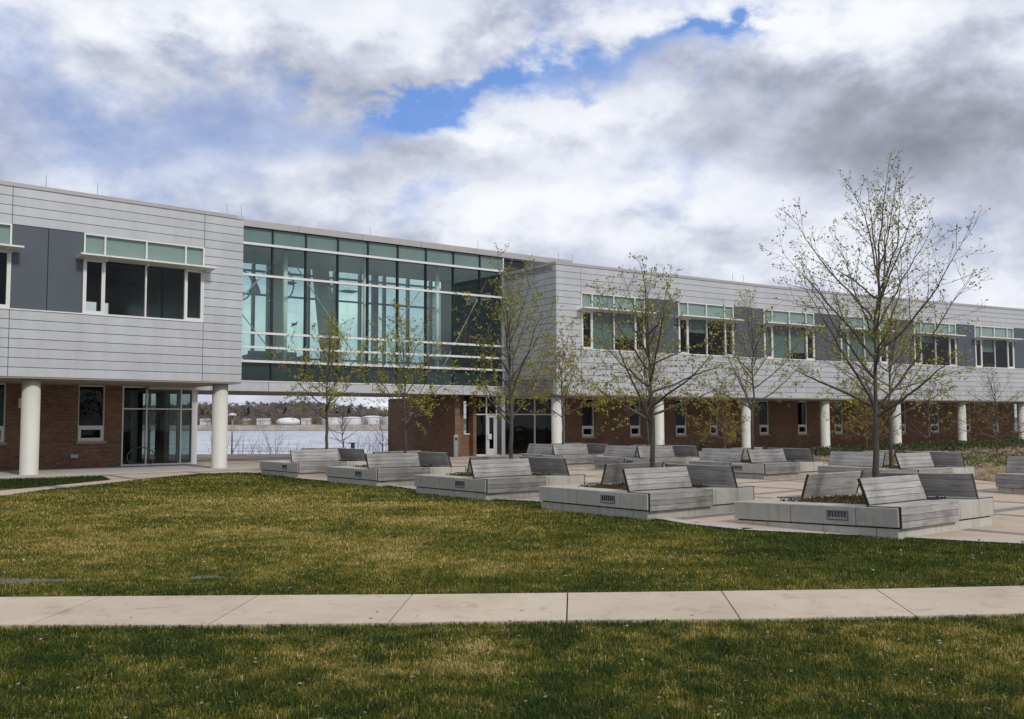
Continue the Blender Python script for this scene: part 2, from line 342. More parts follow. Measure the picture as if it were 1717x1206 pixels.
def pathmat():
    M_ = bpy.data.materials.new('path_concrete'); M_.use_nodes = True; T = NT(M_.node_tree); b = T.n['Principled BSDF']; b.inputs['Roughness'].default_value = .88; b.inputs['Specular IOR Level'].default_value = .2
    co = T.node('ShaderNodeTexCoord').outputs['Object']
    ri = T.node('ShaderNodeNewGeometry').outputs['Random Per Island']
    c = T.ramp(T.noise(co, .8, 8, .7, .5), [(.3, (.43, .36, .275)), (.5, (.50, .425, .33)), (.7, (.53, .46, .365))])
    st = T.ramp(T.noise(co, 3.2, 6, .7, .8), [(.30, (.60, .56, .50)), (.44, (.96, .955, .95)), (.60, (1, 1, 1)), (.75, (1.04, 1.03, 1.0))])
    c = T.mix(.7, c, st, 'MULTIPLY')
    br = T.noise(T.node('ShaderNodeMapping', {'Vector': co, 'Scale': (1, 60, 1), 'Rotation': (0, 0, .05)}).outputs[0], 2.0, 3)
    c = T.mix(1.0, c, T.ramp(br, [(.35, (.955, .955, .955)), (.65, (1.03, 1.03, 1.03))]), 'MULTIPLY')
    c = T.mix(1.0, c, T.ramp(ri, [(0, (.90, .90, .91)), (1, (1.05, 1.04, 1.02))]), 'MULTIPLY')
    c = T.mix(1.0, c, T.ramp(T.noise(co, 160, 2), [(.3, (.88, .88, .88)), (.7, (1.08, 1.08, 1.08))]), 'MULTIPLY')
    T.put(b.inputs['Base Color'], c)
    bn = T.node('ShaderNodeBump', {'Height': br, 'Strength': .2, 'Distance': .003}); T.put(b.inputs['Normal'], bn.outputs[0]); return M_
M['path'] = pathmat()
def watermat():
    M_ = bpy.data.materials.new('river_water'); M_.use_nodes = True; T = NT(M_.node_tree); b = T.n['Principled BSDF']; b.inputs['Roughness'].default_value = .22; b.inputs['Specular IOR Level'].default_value = .45
    co = T.node('ShaderNodeTexCoord').outputs['Object']
    w1 = T.noise(T.node('ShaderNodeMapping', {'Vector': co, 'Scale': (.16, .42, 1)}).outputs[0], 1.0, 6, .7)
    w2 = T.noise(T.node('ShaderNodeMapping', {'Vector': co, 'Scale': (.02, .03, 1)}).outputs[0], 1.0, 4)
    w3 = T.noise(T.node('ShaderNodeMapping', {'Vector': co, 'Scale': (.035, .10, 1)}).outputs[0], 1.0, 5, .65)
    wm = T.math('ADD', T.math('MULTIPLY', w1, .55), T.math('MULTIPLY', w3, .45))
    T.put(b.inputs['Base Color'], T.ramp(wm, [(.38, (.07, .075, .09)), (.47, (.30, .31, .35)), (.56, (.62, .63, .68))]))  # ripple light and shade put into the base colour, troughs darker
    bn = T.node('ShaderNodeBump', {'Height': w1, 'Strength': .9, 'Distance': .35}); T.put(b.inputs['Normal'], bn.outputs[0]); return M_
M['water'] = watermat()
M['puddle'] = pmat('puddle_water', (.11, .105, .085), .30, 0, .5, 9, .3, 30, spec=.6)
M['farwood'] = pmat('far_bare_wood', (.17, .145, .13), .95, 0, .3, .06, col2=(.085, .078, .072))  # distance haze put into the colour as a lighter grey
M['farever'] = pmat('far_evergreen', (.03, .04, .03), .9, 0, .2, .1)
M['tank'] = pmat('far_white_paint', (.62, .63, .65), .6)
M['riprap'] = pmat('riprap', (.27, .245, .21), .95, 0, .3, .15)
M['cable'] = pmat('cable', (.02, .02, .02), .6)
M['mobile'] = pmat('blue_mobile', (.05, .16, .28), .5)
M['sofa'] = pmat('black_leather', (.012, .012, .014), .45)
M['decal'] = pmat('dark_decal', (.02, .045, .05), .5)

# ------------------------------------------------------------ terrain
rng = np.random.default_rng(7)
def bank_y(x): return 60.0 if x < -2 else 60.0 + (x+2)*1.05
def terr(x, y):
    b = bank_y(x)
    if y < b: return -.03
    if y < 640: return max(-6.0, -.03 - (y-b)*.35)
    if y < 738: return -6.0
    if y < 752: return -6.0 + (y-738)/14*7.4
    h = 1.4 + (y-752)*.004
    k = min(1, max(0, (y-800)/160)); k = k*k*(3-2*k)
    hh = 7.0*(1-.72*min(1, max(0, (x+150)/90))) + 2.5*mnoise.noise(Vector((x*.01, y*.01, 0)))
    return h + k*hh
xs = np.unique(np.concatenate([np.linspace(-3000, 3000, 31), np.linspace(-420, 120, 46), np.linspace(-60, 90, 31)]))
ys = np.unique(np.concatenate([np.linspace(-60, 150, 85), np.array([200, 300, 500, 640, 700, 736, 738, 742, 748, 752, 756, 770]), np.linspace(790, 1000, 16), np.linspace(1050, 6000, 12)]))
V = np.array([(x, y, terr(x, y)) for y in ys for x in xs]); nx, ny = len(xs), len(ys)
idx = np.arange(nx*ny).reshape(ny, nx)
Fq = np.stack([idx[:-1, :-1].ravel(), idx[:-1, 1:].ravel(), idx[1:, 1:].ravel(), idx[1:, :-1].ravel()], 1)
npmesh('ground', V, Fq, M['ground'], kind='structure')
mb = MB(); mb.quad((-3000, 58, -3), (3000, 58, -3), (3000, 741, -3), (-3000, 741, -3)); mb.build('river', M['water'], kind='structure')

# lawn edge against the plaza (ground points, left to right)
edge_px = [(0, 831.6), (77, 821), (151, 813.7), (253.7, 802), (333, 794.5), (400, 792.5), (440, 793), (470, 798), (500, 802), (545, 806), (600, 808), (640, 813), (680, 818), (705, 822.5), (760, 829.5), (830, 837), (905, 841), (960, 850), (1080, 866), (1150, 878), (1230, 886.5), (1240, 888), (1380, 895), (1500, 900), (1560, 903.5), (1640, 908), (1717, 911.5)]
edge = [(at(*p).x, at(*p).y) for p in edge_px]
edge = [(-30, 24)] + [(-22, 28.5)] + edge + [(9.6, 14.0), (14, 13.2), (30, 13)]
ex_ = np.array([e[0] for e in edge]); ey_ = np.array([e[1] for e in edge])
def lawn_top(x): return np.interp(x, ex_, ey_)
pl_pts = [(-40, 20)] + edge + [(60, 13), (60, 80), (50, 96), (-2, 60), (-40, 60)]
plz = [(x, y, -.002) for x, y in pl_pts]
mb = MB(); mb.poly(plz)
o = mb.build('plaza', M['plaza'], kind='structure')
# kerb-less concrete edging strip along the lawn
mb = MB()
E3 = [Vector((a, b, 0)) for a, b in edge[2:-2]]
for a, b in zip(E3[9:-1], E3[10:]):
    d = (b-a).normalized(); n = Vector((-d.y, d.x, 0)); n = n if n.y > 0 else -n
    mb.quad(a+Vector((0, 0, .002)), b+Vector((0, 0, .002)), b+n*.32+Vector((0, 0, .002)), a+n*.32+Vector((0, 0, .002)))
mb.build('plaza_edging', M['conc_apron'], kind='structure')
# wedge lawn at left
wedge = [at(0, 822.7), at(77, 815.7), at(184.5, 804.9), at(175, 800.5), at(166.6, 799.0), at(89.7, 802.4), at(0, 805)]
wd = (wedge[0]-wedge[1]).normalized(); wedge = [wedge[0]+wd*8] + wedge + [wedge[-1]+(wedge[-1]-wedge[-2]).normalized()*8]
mb = MB(); mb.poly([(p.x, p.y, .006) for p in wedge]); mb.build('wedge_lawn_soil', M['ground'], kind='structure')

# ------------------------------------------------------------ front path
lo = [(-14, 9.1), (-9, 9.0), (-4.71, 8.96), (-2.77, 8.92), (-1.15, 8.97), (.5, 9.07), (2.1, 9.09), (3.8, 9.2), (4.85, 9.30), (8, 9.75), (14, 10.9)]
hi = [(-14, 10.5), (-9, 10.4), (-5.48, 10.39), (-2.71, 10.44), (-1.08, 10.45), (.59, 10.51), (2.27, 10.58), (3.98, 10.67), (5.7, 10.84), (8.5, 11.3), (14, 12.4)]
lox = np.array(lo); hix = np.array(hi)
def plo(x): return np.interp(x, lox[:, 0], lox[:, 1])
def phi(x): return np.interp(x, hix[:, 0], hix[:, 1])
jl = [-11.1, -9.4, -7.75, -6.10, -4.45, -2.79, -1.15, .50, 2.12, 3.80, 5.45, 7.1, 8.7, 10.4]
jh = [-11.1, -9.4, -7.75, -6.08, -4.41, -2.73, -1.08, .59, 2.27, 3.98, 5.65, 7.3, 8.9, 10.6]
mb = MB(); sb = MB()
for i in range(len(jl)-1):
    g = .007
    K = 6
    for k in range(K):
        t0, t1 = k/K, (k+1)/K
        a0, a1 = jl[i]+g+(jl[i+1]-jl[i]-2*g)*t0, jl[i]+g+(jl[i+1]-jl[i]-2*g)*t1
        b0, b1 = jh[i]+g+(jh[i+1]-jh[i]-2*g)*t0, jh[i]+g+(jh[i+1]-jh[i]-2*g)*t1
        if k == 0: base = len(mb.v); mb.v += [(a0, plo(a0), .012), (b0, phi(b0), .012), (a0, plo(a0), -.05), (b0, phi(b0), -.05)]; mb.f.append((base, base+1, base+3, base+2))
        q = len(mb.v); mb.v += [(a1, plo(a1), .012), (b1, phi(b1), .012), (a1, plo(a1), -.05), (b1, phi(b1), -.05)]; p = q-4
        mb.f += [(p, q, q+1, p+1), (p+2, q+2, q, p), (p+1, q+1, q+3, p+3)]
        if k == K-1: mb.f.append((q+1, q, q+2, q+3))
mb.build('path', M['path'], kind='structure')

# ------------------------------------------------------------ buildings
T1, S1 = 10.7, 3.6           # left wing roof / soffit
T2, S2 = 10.35, 3.35         # right wing
A0 = at(0, 302.5, T1); A1 = at(408.8, 363.3, T1)
uL = (A1-A0).normalized(); A00 = A1 - uL*26.0
FL = Frame(A00, A1)
CH = lambda T, S: (T-S-.15)/20
def window_unit(par, fr, s0, s1, z0, z1, blind_drop=(0, 0), shelf_side=1):
    """ribbon window: > frame, pane, blind, sun_shelf"""
    Wd = s1-s0; zt = z0+(z1-z0)*.70
    fs = MB(); t = .058
    ms = [s0, s0+Wd*.165, s0+Wd*.50, s0+Wd*.835, s1]
    fs.fbox(fr, s0, s1, -.12, .03, z1-t, z1); fs.fbox(fr, s0, s1, -.12, .03, z0, z0+t*1.2)
    for k, a in enumerate(ms):
        c = min(max(a, s0+t/2), s1-t/2); fs.fbox(fr, c-t/2, c+t/2, -.12, .027, z0+t*1.2, z1-t)
    fs.fbox(fr, s0+t, s1-t, -.12, .024, zt-.06, zt+.04)
    for a, b in ((ms[0]+t, ms[1]-t/2), (ms[3]+t/2, ms[4]-t)):   # operable sashes
        fs.fbox(fr, a, a+.07, -.10, .012, z0+t*1.2, zt-.06); fs.fbox(fr, b-.07, b, -.10, .012, z0+t*1.2, zt-.06)
        fs.fbox(fr, a+.07, b-.07, -.10, .012, z0+t*1.2, z0+t*1.2+.09); fs.fbox(fr, a+.07, b-.07, -.10, .012, zt-.14, zt-.06)
    wo = fs.build('window', M['white'], par)
    g = MB(); P = fr.pt; n = -.055
    g.quad(P(s0, n, z0), P(s1, n, z0), P(s1, n, z1), P(s0, n, z1)); g.build('pane', M['glass'], wo)
    b = MB(); b.quad(P(s0+.03, -.09, zt+.02), P(s1-.03, -.09, zt+.02), P(s1-.03, -.09, z1-.03), P(s0+.03, -.09, z1-.03)); b.build('clerestory_blind', M['cblind'], wo)
    b = MB()
    for (i, dr) in blind_drop:
        a, c = ms[i]+.04, ms[i+1]-.04; b.quad(P(a, -.13, zt-(zt-z0)*dr), P(c, -.13, zt-(zt-z0)*dr), P(c, -.13, zt), P(a, -.13, zt))
    if b.v: b.build('blind', M['blind'], wo)
    sh = MB(); e = .28
    K = 4; tot = Wd+2*e
    for k in range(K):
        a = ms[k]-(e if k == 0 else 0)+.008; c = ms[k+1]+(e if k == K-1 else 0)-.008
        sh.hexa([P(a, .62, zt+.01), P(c, .62, zt+.01), P(c, .04, zt-.06), P(a, .04, zt-.06), P(a, .62, zt+.075), P(c, .62, zt+.075), P(c, .04, zt-.025), P(a, .04, zt-.025)])
    for a in ms: sh.fbox(fr, a-.02, a+.02, .032, .22, zt-.12, zt-.065)
    sh.build('sun_shelf', M['white'], wo)
    return wo
def panels(mbp, mbk, fr, s0, s1, joints, T, S, holes, b0=0.0):
    """courses of metal panels with open joints; holes = (s0,s1,z0,z1)"""
    ch = CH(T, S); js = sorted([s0]+[j for j in joints if s0 < j < s1]+[s1]); g = .011
    for c in range(20):
        za = S+c*ch; zb = za+ch
        for a, b in zip(js[:-1], js[1:]):
            segs = [(a, b)]
            for (h0, h1, y0, y1) in holes:
                if zb > y0+.02 and za < y1-.02:
                    ns = []
                    for (p, q) in segs:
                        if h1 <= p or h0 >= q: ns.append((p, q)); continue
                        if h0 > p: ns.append((p, h0))
                        if h1 < q: ns.append((h1, q))
                    segs = ns
            for (p, q) in segs:
                if q-p > .06: mbp.fbox(fr, p+g*(p != s0), q-g*(q != s1), -.04, 0, za+g, zb-g)
    # backing sheet, split round holes
    zs = sorted({S, T-.15} | {h[2] for h in holes} | {h[3] for h in holes})
    for za, zb in zip(zs[:-1], zs[1:]):
        segs = [(s0+b0, s1)]
        for (h0, h1, y0, y1) in holes:
            if zb > y0+.01 and za < y1-.01:
                ns = []
                for (p, q) in segs:
                    if h1 <= p or h0 >= q: ns.append((p, q)); continue
                    if h0 > p: ns.append((p, h0))
                    if h1 < q: ns.append((h1, q))
                segs = ns
        for (p, q) in segs: mbk.fbox(fr, p, q, -.30, -.03, za, zb)
def rods(par, pts):
    for p in pts:
        m_ = MB(); m_.tube([p, (p[0], p[1], p[2]+.5)], .012, 5); m_.build('lightning_rod', M['metal'], par)

# ---- left wing
LW = empty('office_building', (A1.x, A1.y, 0), 0, 'silver panelled office wing at left on white columns, brick and glass below', 'building')
LW.location = (0, 0, 0)
ch1 = CH(T1, S1); zw0 = S1+7*ch1; zw1 = S1+16*ch1
sj1 = FL.hit(343, 410)[0]; sj0 = FL.hit(21.5, 340)[0]; bay = sj1-sj0; sw0 = FL.hit(139.6, 450)[0]; WL = sj1-sw0
holesL = []; slates = []
for k in range(3):
    a = sw0-k*bay; b = sj1-k*bay; holesL.append((a, b, zw0, zw1)); slates.append((b-bay, a))
pan = MB(); bk = MB()
allh = holesL + [(a, b, zw0, zw1) for a, b in slates]
panels(pan, bk, FL, 0, FL.len, [sj1-k*bay for k in range(4)], T1, S1, allh)
pan.build('metal_panels', M['panel'], LW)
# slate infill panels
for a, b in slates:
    mid = (a+b)/2
    for p, q in ((a, mid), (mid, b)):
        sm = MB(); sm.fbox(FL, p+.012, q-.012, -.3, -.02, zw0+.05, zw1-.01); sm.build('slate_panel', M['slate'], LW)
    tr = MB(); tr.fbox(FL, a, b, -.05, .03, zw0, zw0+.045); tr.build('sill_trim', M['white'], LW)
for k, (a, b, _, _) in enumerate(holesL): window_unit(LW, FL, a, b, zw0, zw1, blind_drop=() if k == 0 else ((1, .4),))
def shell(par, fr, s0, s1, T, S, depth, endL=False, endR=True, back_holes=()):
    """roof, floor, back wall, ends"""
    r = MB(); r.fbox(fr, s0, s1, -depth, -.31, T-.45, T-.16); r.build('roof', M['roof'], par)
    c = MB(); c.fbox(fr, s0, s1, -.32, .035, T-.15, T); c.build('roof_cap', M['cap'], par)
    f = MB(); f.fbox(fr, s0, s1, -depth, -.02, S-.05, S+.0); f.build('soffit', M['soffit'], par)
    g = MB(); g.fbox(fr, s0, s1, -depth, -.31, S+.02, S+.9); g.build('floor', M['carpet'], par)
    b = MB(); zs = [S+.9] + sorted({h[2] for h in back_holes} | {h[3] for h in back_holes}) + [T-.45]
    for za, zb in zip(zs[:-1], zs[1:]):
        segs = [(s0, s1)]
        for (h0, h1, y0, y1) in back_holes:
            if zb > y0+.01 and za < y1-.01:
                ns = []
                for (p, q) in segs:
                    if h1 <= p or h0 >= q: ns.append((p, q)); continue
                    if h0 > p: ns.append((p, h0))
                    if h1 < q: ns.append((h1, q))
                segs = ns
        for (p, q) in segs: b.fbox(fr, p, q, -depth, -depth+.25, za, zb)
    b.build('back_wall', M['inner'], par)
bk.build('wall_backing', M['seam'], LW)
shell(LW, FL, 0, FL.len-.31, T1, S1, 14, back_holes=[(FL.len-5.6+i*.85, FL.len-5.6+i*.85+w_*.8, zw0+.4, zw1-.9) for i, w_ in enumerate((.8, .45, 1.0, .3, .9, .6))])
mb = MB(); mb.fbox(FL, FL.len-.30, FL.len-.001, -14, -.31, S1, T1-.02); mb.fbox(FL, FL.len-.31, FL.len, -.31, .035, T1-.15, T1); mb.build('end_wall', M['panel'], LW)
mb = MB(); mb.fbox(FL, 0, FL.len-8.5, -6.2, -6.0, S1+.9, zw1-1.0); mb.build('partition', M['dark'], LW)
# soffit band under the end
mb = MB(); mb.fbox(FL, FL.len-.31, FL.len, -14, -.02, S1-.05, S1-.002); mb.build('soffit', M['soffit'], LW)
# columns
def column(par, p, z1, r=.32):
    m_ = MB(); m_.lathe((p[0], p[1], 0), [(r+.012, -.05), (r+.012, .05), (r, .06), (r, z1-.001)], 40); o = m_.build('column', M['col'], par, smooth=False)
    for pl in o.data.polygons: pl.use_smooth = abs(pl.normal.z) < .5
    return o
def on_line(fr, px, n): 
    s_, _ = fr.hit(px, 700, n); return fr.pt(s_, n, 0)
for px in (51, 368.5): column(LW, on_line(FL, px, -.62), S1-.05)
c0 = FL.hit(51, 700, -.62)[0]; c1_ = FL.hit(368.5, 700, -.62)[0]
column(LW, FL.pt(2*c0-c1_, -.62, 0), S1-.05)
# ground floor: brick wall 5.2 m behind the facade
REC = 5.2
GL = Frame(FL.pt(0, -REC, 0), FL.pt(FL.len, -REC, 0))
gb0 = GL.hit(204, 700)[0]; gb1 = GL.hit(330.5, 700)[0]
M['brickL'] = brickmat('brick_left', GL.ang)
def wall_with_holes(mbx, fr, s0, s1, z0, z1, holes, n0=-.3, n1=0.0):
    zs = sorted({z0, z1} | {h[2] for h in holes} | {h[3] for h in holes})
    for za, zb in zip(zs[:-1], zs[1:]):
        segs = [(s0, s1)]
        for (h0, h1, y0, y1) in holes:
            if zb > y0+.01 and za < y1-.01:
                ns = []
                for (p, q) in segs:
                    if h1 <= p or h0 >= q: ns.append((p, q)); continue
                    if h0 > p: ns.append((p, h0))
                    if h1 < q: ns.append((h1, q))
                segs = ns
        for (p, q) in segs: mbx.fbox(fr, p, q, n0, n1, za, zb)
def slit_window(par, fr, a, b, z0, z1, low=.62):
    """tall narrow window: white frame, big pane, small operable sash at the foot, stone sill"""
    f = MB(); t = .05; zl = z0+low; 
    f.fbox(fr, a, a+t, -.2, -.06, z0, z1); f.fbox(fr, b-t, b, -.2, -.06, z0, z1); f.fbox(fr, a+t, b-t, -.2, -.063, z1-t, z1)
    f.fbox(fr, a+t, b-t, -.2, -.063, zl-.05, zl+.05); f.fbox(fr, a+t, b-t, -.2, -.063, z0, z0+.07)
    f.fbox(fr, a+t, a+t+.09, -.19, -.04, z0+.07, zl-.05); f.fbox(fr, b-t-.09, b-t, -.19, -.04, z0+.07, zl-.05)
    f.fbox(fr, a+t+.09, b-t-.09, -.19, -.04, z0+.07, z0+.14); f.fbox(fr, a+t+.09, b-t-.09, -.19, -.04, zl-.12, zl-.05)
    wo = f.build('window', M['white'], par)
    g = MB(); P = fr.pt; g.quad(P(a, -.13, z0), P(b, -.13, z0), P(b, -.13, z1), P(a, -.13, z1)); g.build('pane', M['glass'], wo)
    s_ = MB(); s_.fbox(fr, a-.06, b+.06, -.2, .05, z0-.10, z0-.002); s_.build('sill', M['sill'], wo)
    return wo
zwb = GL.hit(155, 740)[1]; holes = []
a, b = GL.hit(131, 700)[0], GL.hit(176, 700)[0]
holes.append((a, b, zwb, S1-.05))
c_, d_ = GL.hit(9.5, 700)[0], 0
wdt = b-a; holes.append((c_-wdt, c_, zwb, S1-.05)); holes.append((c_-wdt-2*(a-c_)-1.2, c_-2*(a-c_)-1.2, zwb, S1-.05))
mb = MB(); wall_with_holes(mb, GL, 0, gb0, -.3, S1-.05, holes); mb.build('brick_wall', M['brickL'], LW)
for h in holes: slit_window(LW, GL, *h)
# storefront
def storefront(par, fr, s0, s1, z0, z1, vs, hz, post=.10, t=.06, gm='glass'):
    f = MB(); 
    f.fbox(fr, s0, s1, -.12, 0, z1-t, z1); f.fbox(fr, s0, s1, -.12, 0, z0, z0+.10)
    for v in vs: f.fbox(fr, v-t/2, v+t/2, -.12, .003, z0+.10, z1-t)
    vv = sorted(vs); 
    for h_ in hz:
        f.fbox(fr, s0, s1, -.117, -.003, h_-t/2, h_+t/2)
    wo = f.build('storefront', M['white'], par)
    g = MB(); P = fr.pt; g.quad(P(s0, -.06, z0), P(s1, -.06, z0), P(s1, -.06, z1), P(s0, -.06, z1)); g.build('pane', M[gm], wo); return wo
hzL = GL.hit(270, 686)[1]
storefront(LW, GL, gb0+.002, gb1-.26, 0, S1-.05, [GL.hit(246, 700)[0], GL.hit(303.5, 700)[0], gb0+.05], [hzL])
mb = MB(); mb.fbox(GL, gb1-.26, gb1, -.22, .03, 0, S1-.05); mb.build('corner_post', M['white'], LW)
# side glazing going back from the post, and dark interior behind
GS = Frame(GL.pt(gb1-.1, 0, 0), GL.pt(gb1-.1, -8.5, 0))
GS2 = Frame(GL.pt(gb1-.1, -.25, 0), GL.pt(gb1-.1, -8.3, 0))
storefront(LW, GS2, 0, GS2.len, 0, S1-.05, [1.6, 3.4, 5.2, 7.0], [hzL])
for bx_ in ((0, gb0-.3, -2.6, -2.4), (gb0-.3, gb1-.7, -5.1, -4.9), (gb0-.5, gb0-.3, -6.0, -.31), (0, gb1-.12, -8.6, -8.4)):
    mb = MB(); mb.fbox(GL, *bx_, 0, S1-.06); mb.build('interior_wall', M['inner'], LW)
for bx_ in ((gb0+1.2, gb0+1.5, -3.2, -2.2), (gb0+3.1, gb0+3.35, -4.2, -3.0)):
    mb = MB(); mb.fbox(GL, *bx_, 0, S1-.06); mb.build('interior_column', M['ceil'], LW)
mb = MB(); mb.fbox(GL, 0, gb1-.1, -8.4, .0, -.02, .03); mb.build('interior_floor', M['carpet'], LW)
# wall light, vent, sofit strip
def wall_light(par, fr, s_, z_):
    m_ = MB(); m_.fbox(fr, s_-.06, s_+.06, .002, .05, z_-.16, z_+.16); o = m_.build('wall_light', M['metal'], par, bevel=.01)
    q = MB(); c = fr.pt(s_, .11, 0); q.tube([(c[0], c[1], z_-.2), (c[0], c[1], z_+.2)], .055, 14); q.build('lamp_tube', M['white'], o)
s_, z_ = GL.hit(32, 676); wall_light(LW, GL, s_, z_)
s_, z_ = GL.hit(124, 765); mb = MB(); mb.fbox(GL, s_-.16, s_+.16, .002, .08, z_-.09, z_+.09); mb.build('outlet_box', M['metal'], LW, bevel=.015)
rods(LW, [FL.pt(FL.hit(px, 340)[0], -.12, T1-.01) for px in (78, 165, 383, 407)])
# apron slab
apz = .02
mb = MB(); mb.fbox(FL, 0, FL.len+1.2, -REC-.0, .95, -.05, apz); mb.build('apron', M['conc_apron'], kind='structure')

# ---- right wing: five facets, gently curved
RP = [at(932, 438.2, T2), at(1135.8, 461.3, T2), at(1278.6, 477.5, T2), at(1407, 490.5, T2), at(1530, 501.8, T2), at(1632, 511, T2)]
for k in range(2):
    d = RP[-1]-RP[-2]; a_ = R(-1.2); d = Vector((d.x*math.cos(a_)-d.y*math.sin(a_), d.x*math.sin(a_)+d.y*math.cos(a_), 0)).normalized()*7.4; RP.append(RP[-1]+d)
RW = empty('office_building', (0, 0, 0), 0, 'long curved silver panelled office wing at right above its white colonnade', 'building')
FR = [Frame(RP[i], RP[i+1]) for i in range(len(RP)-1)]
ch2 = CH(T2, S2); rz0 = S2+7*ch2; rz1 = S2+16*ch2
WR = FR[0].hit(1081.5, 540)[0]-FR[0].hit(974.5, 540)[0]
brick = MB(); pan = MB(); bk = MB(); sm = MB(); tr = MB()
M['brickR'] = brickmat('brick_right', FR[1].ang)
slit_px = [(975.7, 996.7), (1056.5, 1074.7), (1133, 1151.6), (1190, 1204), (1273.4, 1289.5), (1338, 1353.8), (1399.6, 1413.6), (1510, 1519.5), (1560, 1575), (1618, 1628), (1665, 1675), (1700, 1711)]
gr_pts = []
for i, fr in enumerate(FR):
    s0 = 0; s1 = fr.len
    if i == 0: a = fr.hit(974.5, 540)[0]; 
    else: a = 0.02
    b = a + (WR if i < 5 else WR*.98)
    b = min(b, s1-1.2)
    win = (a, b, rz0, rz1); sl_ = (b, s1, rz0, rz1)
    panels(pan, bk, fr, s0, s1, [a] if i == 0 else [], T2, S2, [win, sl_], .32 if i == 0 else 0)
    mid = (b+s1)/2
    for p, q in ((b, mid), (mid, s1)): sm = MB(); sm.fbox(fr, p+.012, q-.012, -.3, -.02, rz0+.05, rz1-.01); sm.build('slate_panel', M['slate'], RW)
    tr = MB(); tr.fbox(fr, b, s1, -.05, .03, rz0, rz0+.045); tr.build('sill_trim', M['white'], RW)
    bd = [((1, 1.0), (2, .68), (0, .1)), ((1, .38), (2, .1)), ((1, 1.0), (2, .78), (0, 1.0)), ((0, 1.0), (1, .95), (2, .95)), ((1, .25),), ((1, .45), (0, .2)), ((1, .3),)][i]
    window_unit(RW, fr, a, b, rz0, rz1, bd)
pan.build('metal_panels', M['panel'], RW); bk.build('wall_backing', M['seam'], RW)
# roof, cap, soffit, floor and back wall following the curve
def offset_pts(n):
    out = []
    for i, p in enumerate(RP):
        if i == 0: nn = FR[0].n
        elif i == len(RP)-1: nn = FR[-1].n
        else: nn = (FR[i-1].n+FR[i].n).normalized()
        out.append(Vector((p.x, p.y, 0))+nn*n)
    return out
def strip(name, n0, n1, z0, z1, mat, lo_=0):
    a = offset_pts(n0); b = offset_pts(n1); m_ = MB()
    for i in range(len(a)-1):
        m_.hexa([(b[i].x, b[i].y, z0), (b[i+1].x, b[i+1].y, z0), (a[i+1].x, a[i+1].y, z0), (a[i].x, a[i].y, z0), (b[i].x, b[i].y, z1), (b[i+1].x, b[i+1].y, z1), (a[i+1].x, a[i+1].y, z1), (a[i].x, a[i].y, z1)])
    return m_.build(name, mat, RW)
strip('roof', -14, -.31, T2-.45, T2-.16, M['roof']); strip('roof_cap', -.32, .035, T2-.15, T2, M['cap']); strip('soffit', -14, -.02, S2-.05, S2, M['soffit'])
strip('floor', -14, -.31, S2+.02, S2+.9, M['carpet']); strip('back_wall', -14, -13.8, S2+.9, T2-.45, M['inner']); strip('partition', -5.2, -5.0, S2+.9, T2-.46, M['inner'])
# end wall facing the bridge
EW = Frame(FR[0].pt(0, -14, 0), FR[0].pt(0, 0, 0))
mb = MB(); bke = MB()
panels(mb, bke, EW, 0, EW.len-.042, [EW.len-.9, EW.len-5.2], T2, S2, [])
ends = FR[0].pt(.305, 0, 0)
mb.build('end_wall_panels', M['panel'], RW); bke.build('end_wall_backing', M['seam'], RW)
mb = MB(); mb.fbox(EW, 0, EW.len, -.32, .035, T2-.15, T2+.002); mb.build('roof_cap', M['cap'], RW)
# columns of the right wing
for px, i in ((934, 0), (1104.5, 0), (1251, 1), (1383, 2), (1503, 3), (1612.3, 4), (1714, 5)):
    column(RW, on_line(FR[i], px, -.62), S2-.05, .30)
# brick ground floor following the curve, 5 m behind
gr = offset_pts(-5.0)
for i in range(len(gr)-1):
    fr = Frame(gr[i], gr[i+1]); hol = []
    for (p, q) in slit_px:
        sa, sb_ = fr.hit(p, 700)[0], fr.hit(q, 700)[0]
        if sa > .1 and sb_ < fr.len-.1:
            hol.append((sa, sb_, 1.02, S2-.05))
    st = 0.0
    if i == 0:
        gx0 = fr.hit(947, 700)[0]; st = gx0
    wall_with_holes(brick, fr, st, fr.len, -.3, S2-.05, hol)
    for h in hol: slit_window(RW, fr, *h, low=.60)
    if i == 0:
        GF0 = fr
        storefront(RW, fr, .1, gx0, 0, S2-.05, [fr.hit(897, 700)[0], gx0-.05], [fr.hit(880, 695)[1]])
brick.build('brick_wall', M['brickR'], RW)
# brick pilaster
mb = MB(); mb.fbox(GF0, GF0.hit(961, 700)[0], GF0.hit(961, 700)[0]+9.0, .0, .25, -.3, .85)
# interior dark wall behind ground floor
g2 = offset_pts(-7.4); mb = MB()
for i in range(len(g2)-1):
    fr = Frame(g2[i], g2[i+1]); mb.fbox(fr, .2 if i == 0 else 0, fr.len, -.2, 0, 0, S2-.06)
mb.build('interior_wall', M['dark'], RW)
# walk under colonnade
a = offset_pts(-5.0); b = offset_pts(.9); m_ = MB()
for i in range(len(a)-1): m_.quad((b[i].x, b[i].y, .02), (b[i+1].x, b[i+1].y, .02), (a[i+1].x, a[i+1].y, .02), (a[i].x, a[i].y, .02))
m_.build('apron', M['conc_apron'], kind='structure')
rods(RW, [FR[i].pt(FR[i].hit(px, 470)[0], -.12, T2-.01) for px, i in ((939, 0), (962, 0), (1103, 0), (1231, 1), (1249, 1), (1647, 5))])
s_, z_ = GF0.hit(1214, 725); 
fr1 = Frame(gr[1], gr[2]); s_, z_ = fr1.hit(1209, 722); wall_light(RW, fr1, s_, z_)
s_, z_ = fr1.hit(1329, 693); wall_light(RW, fr1, s_, z_)

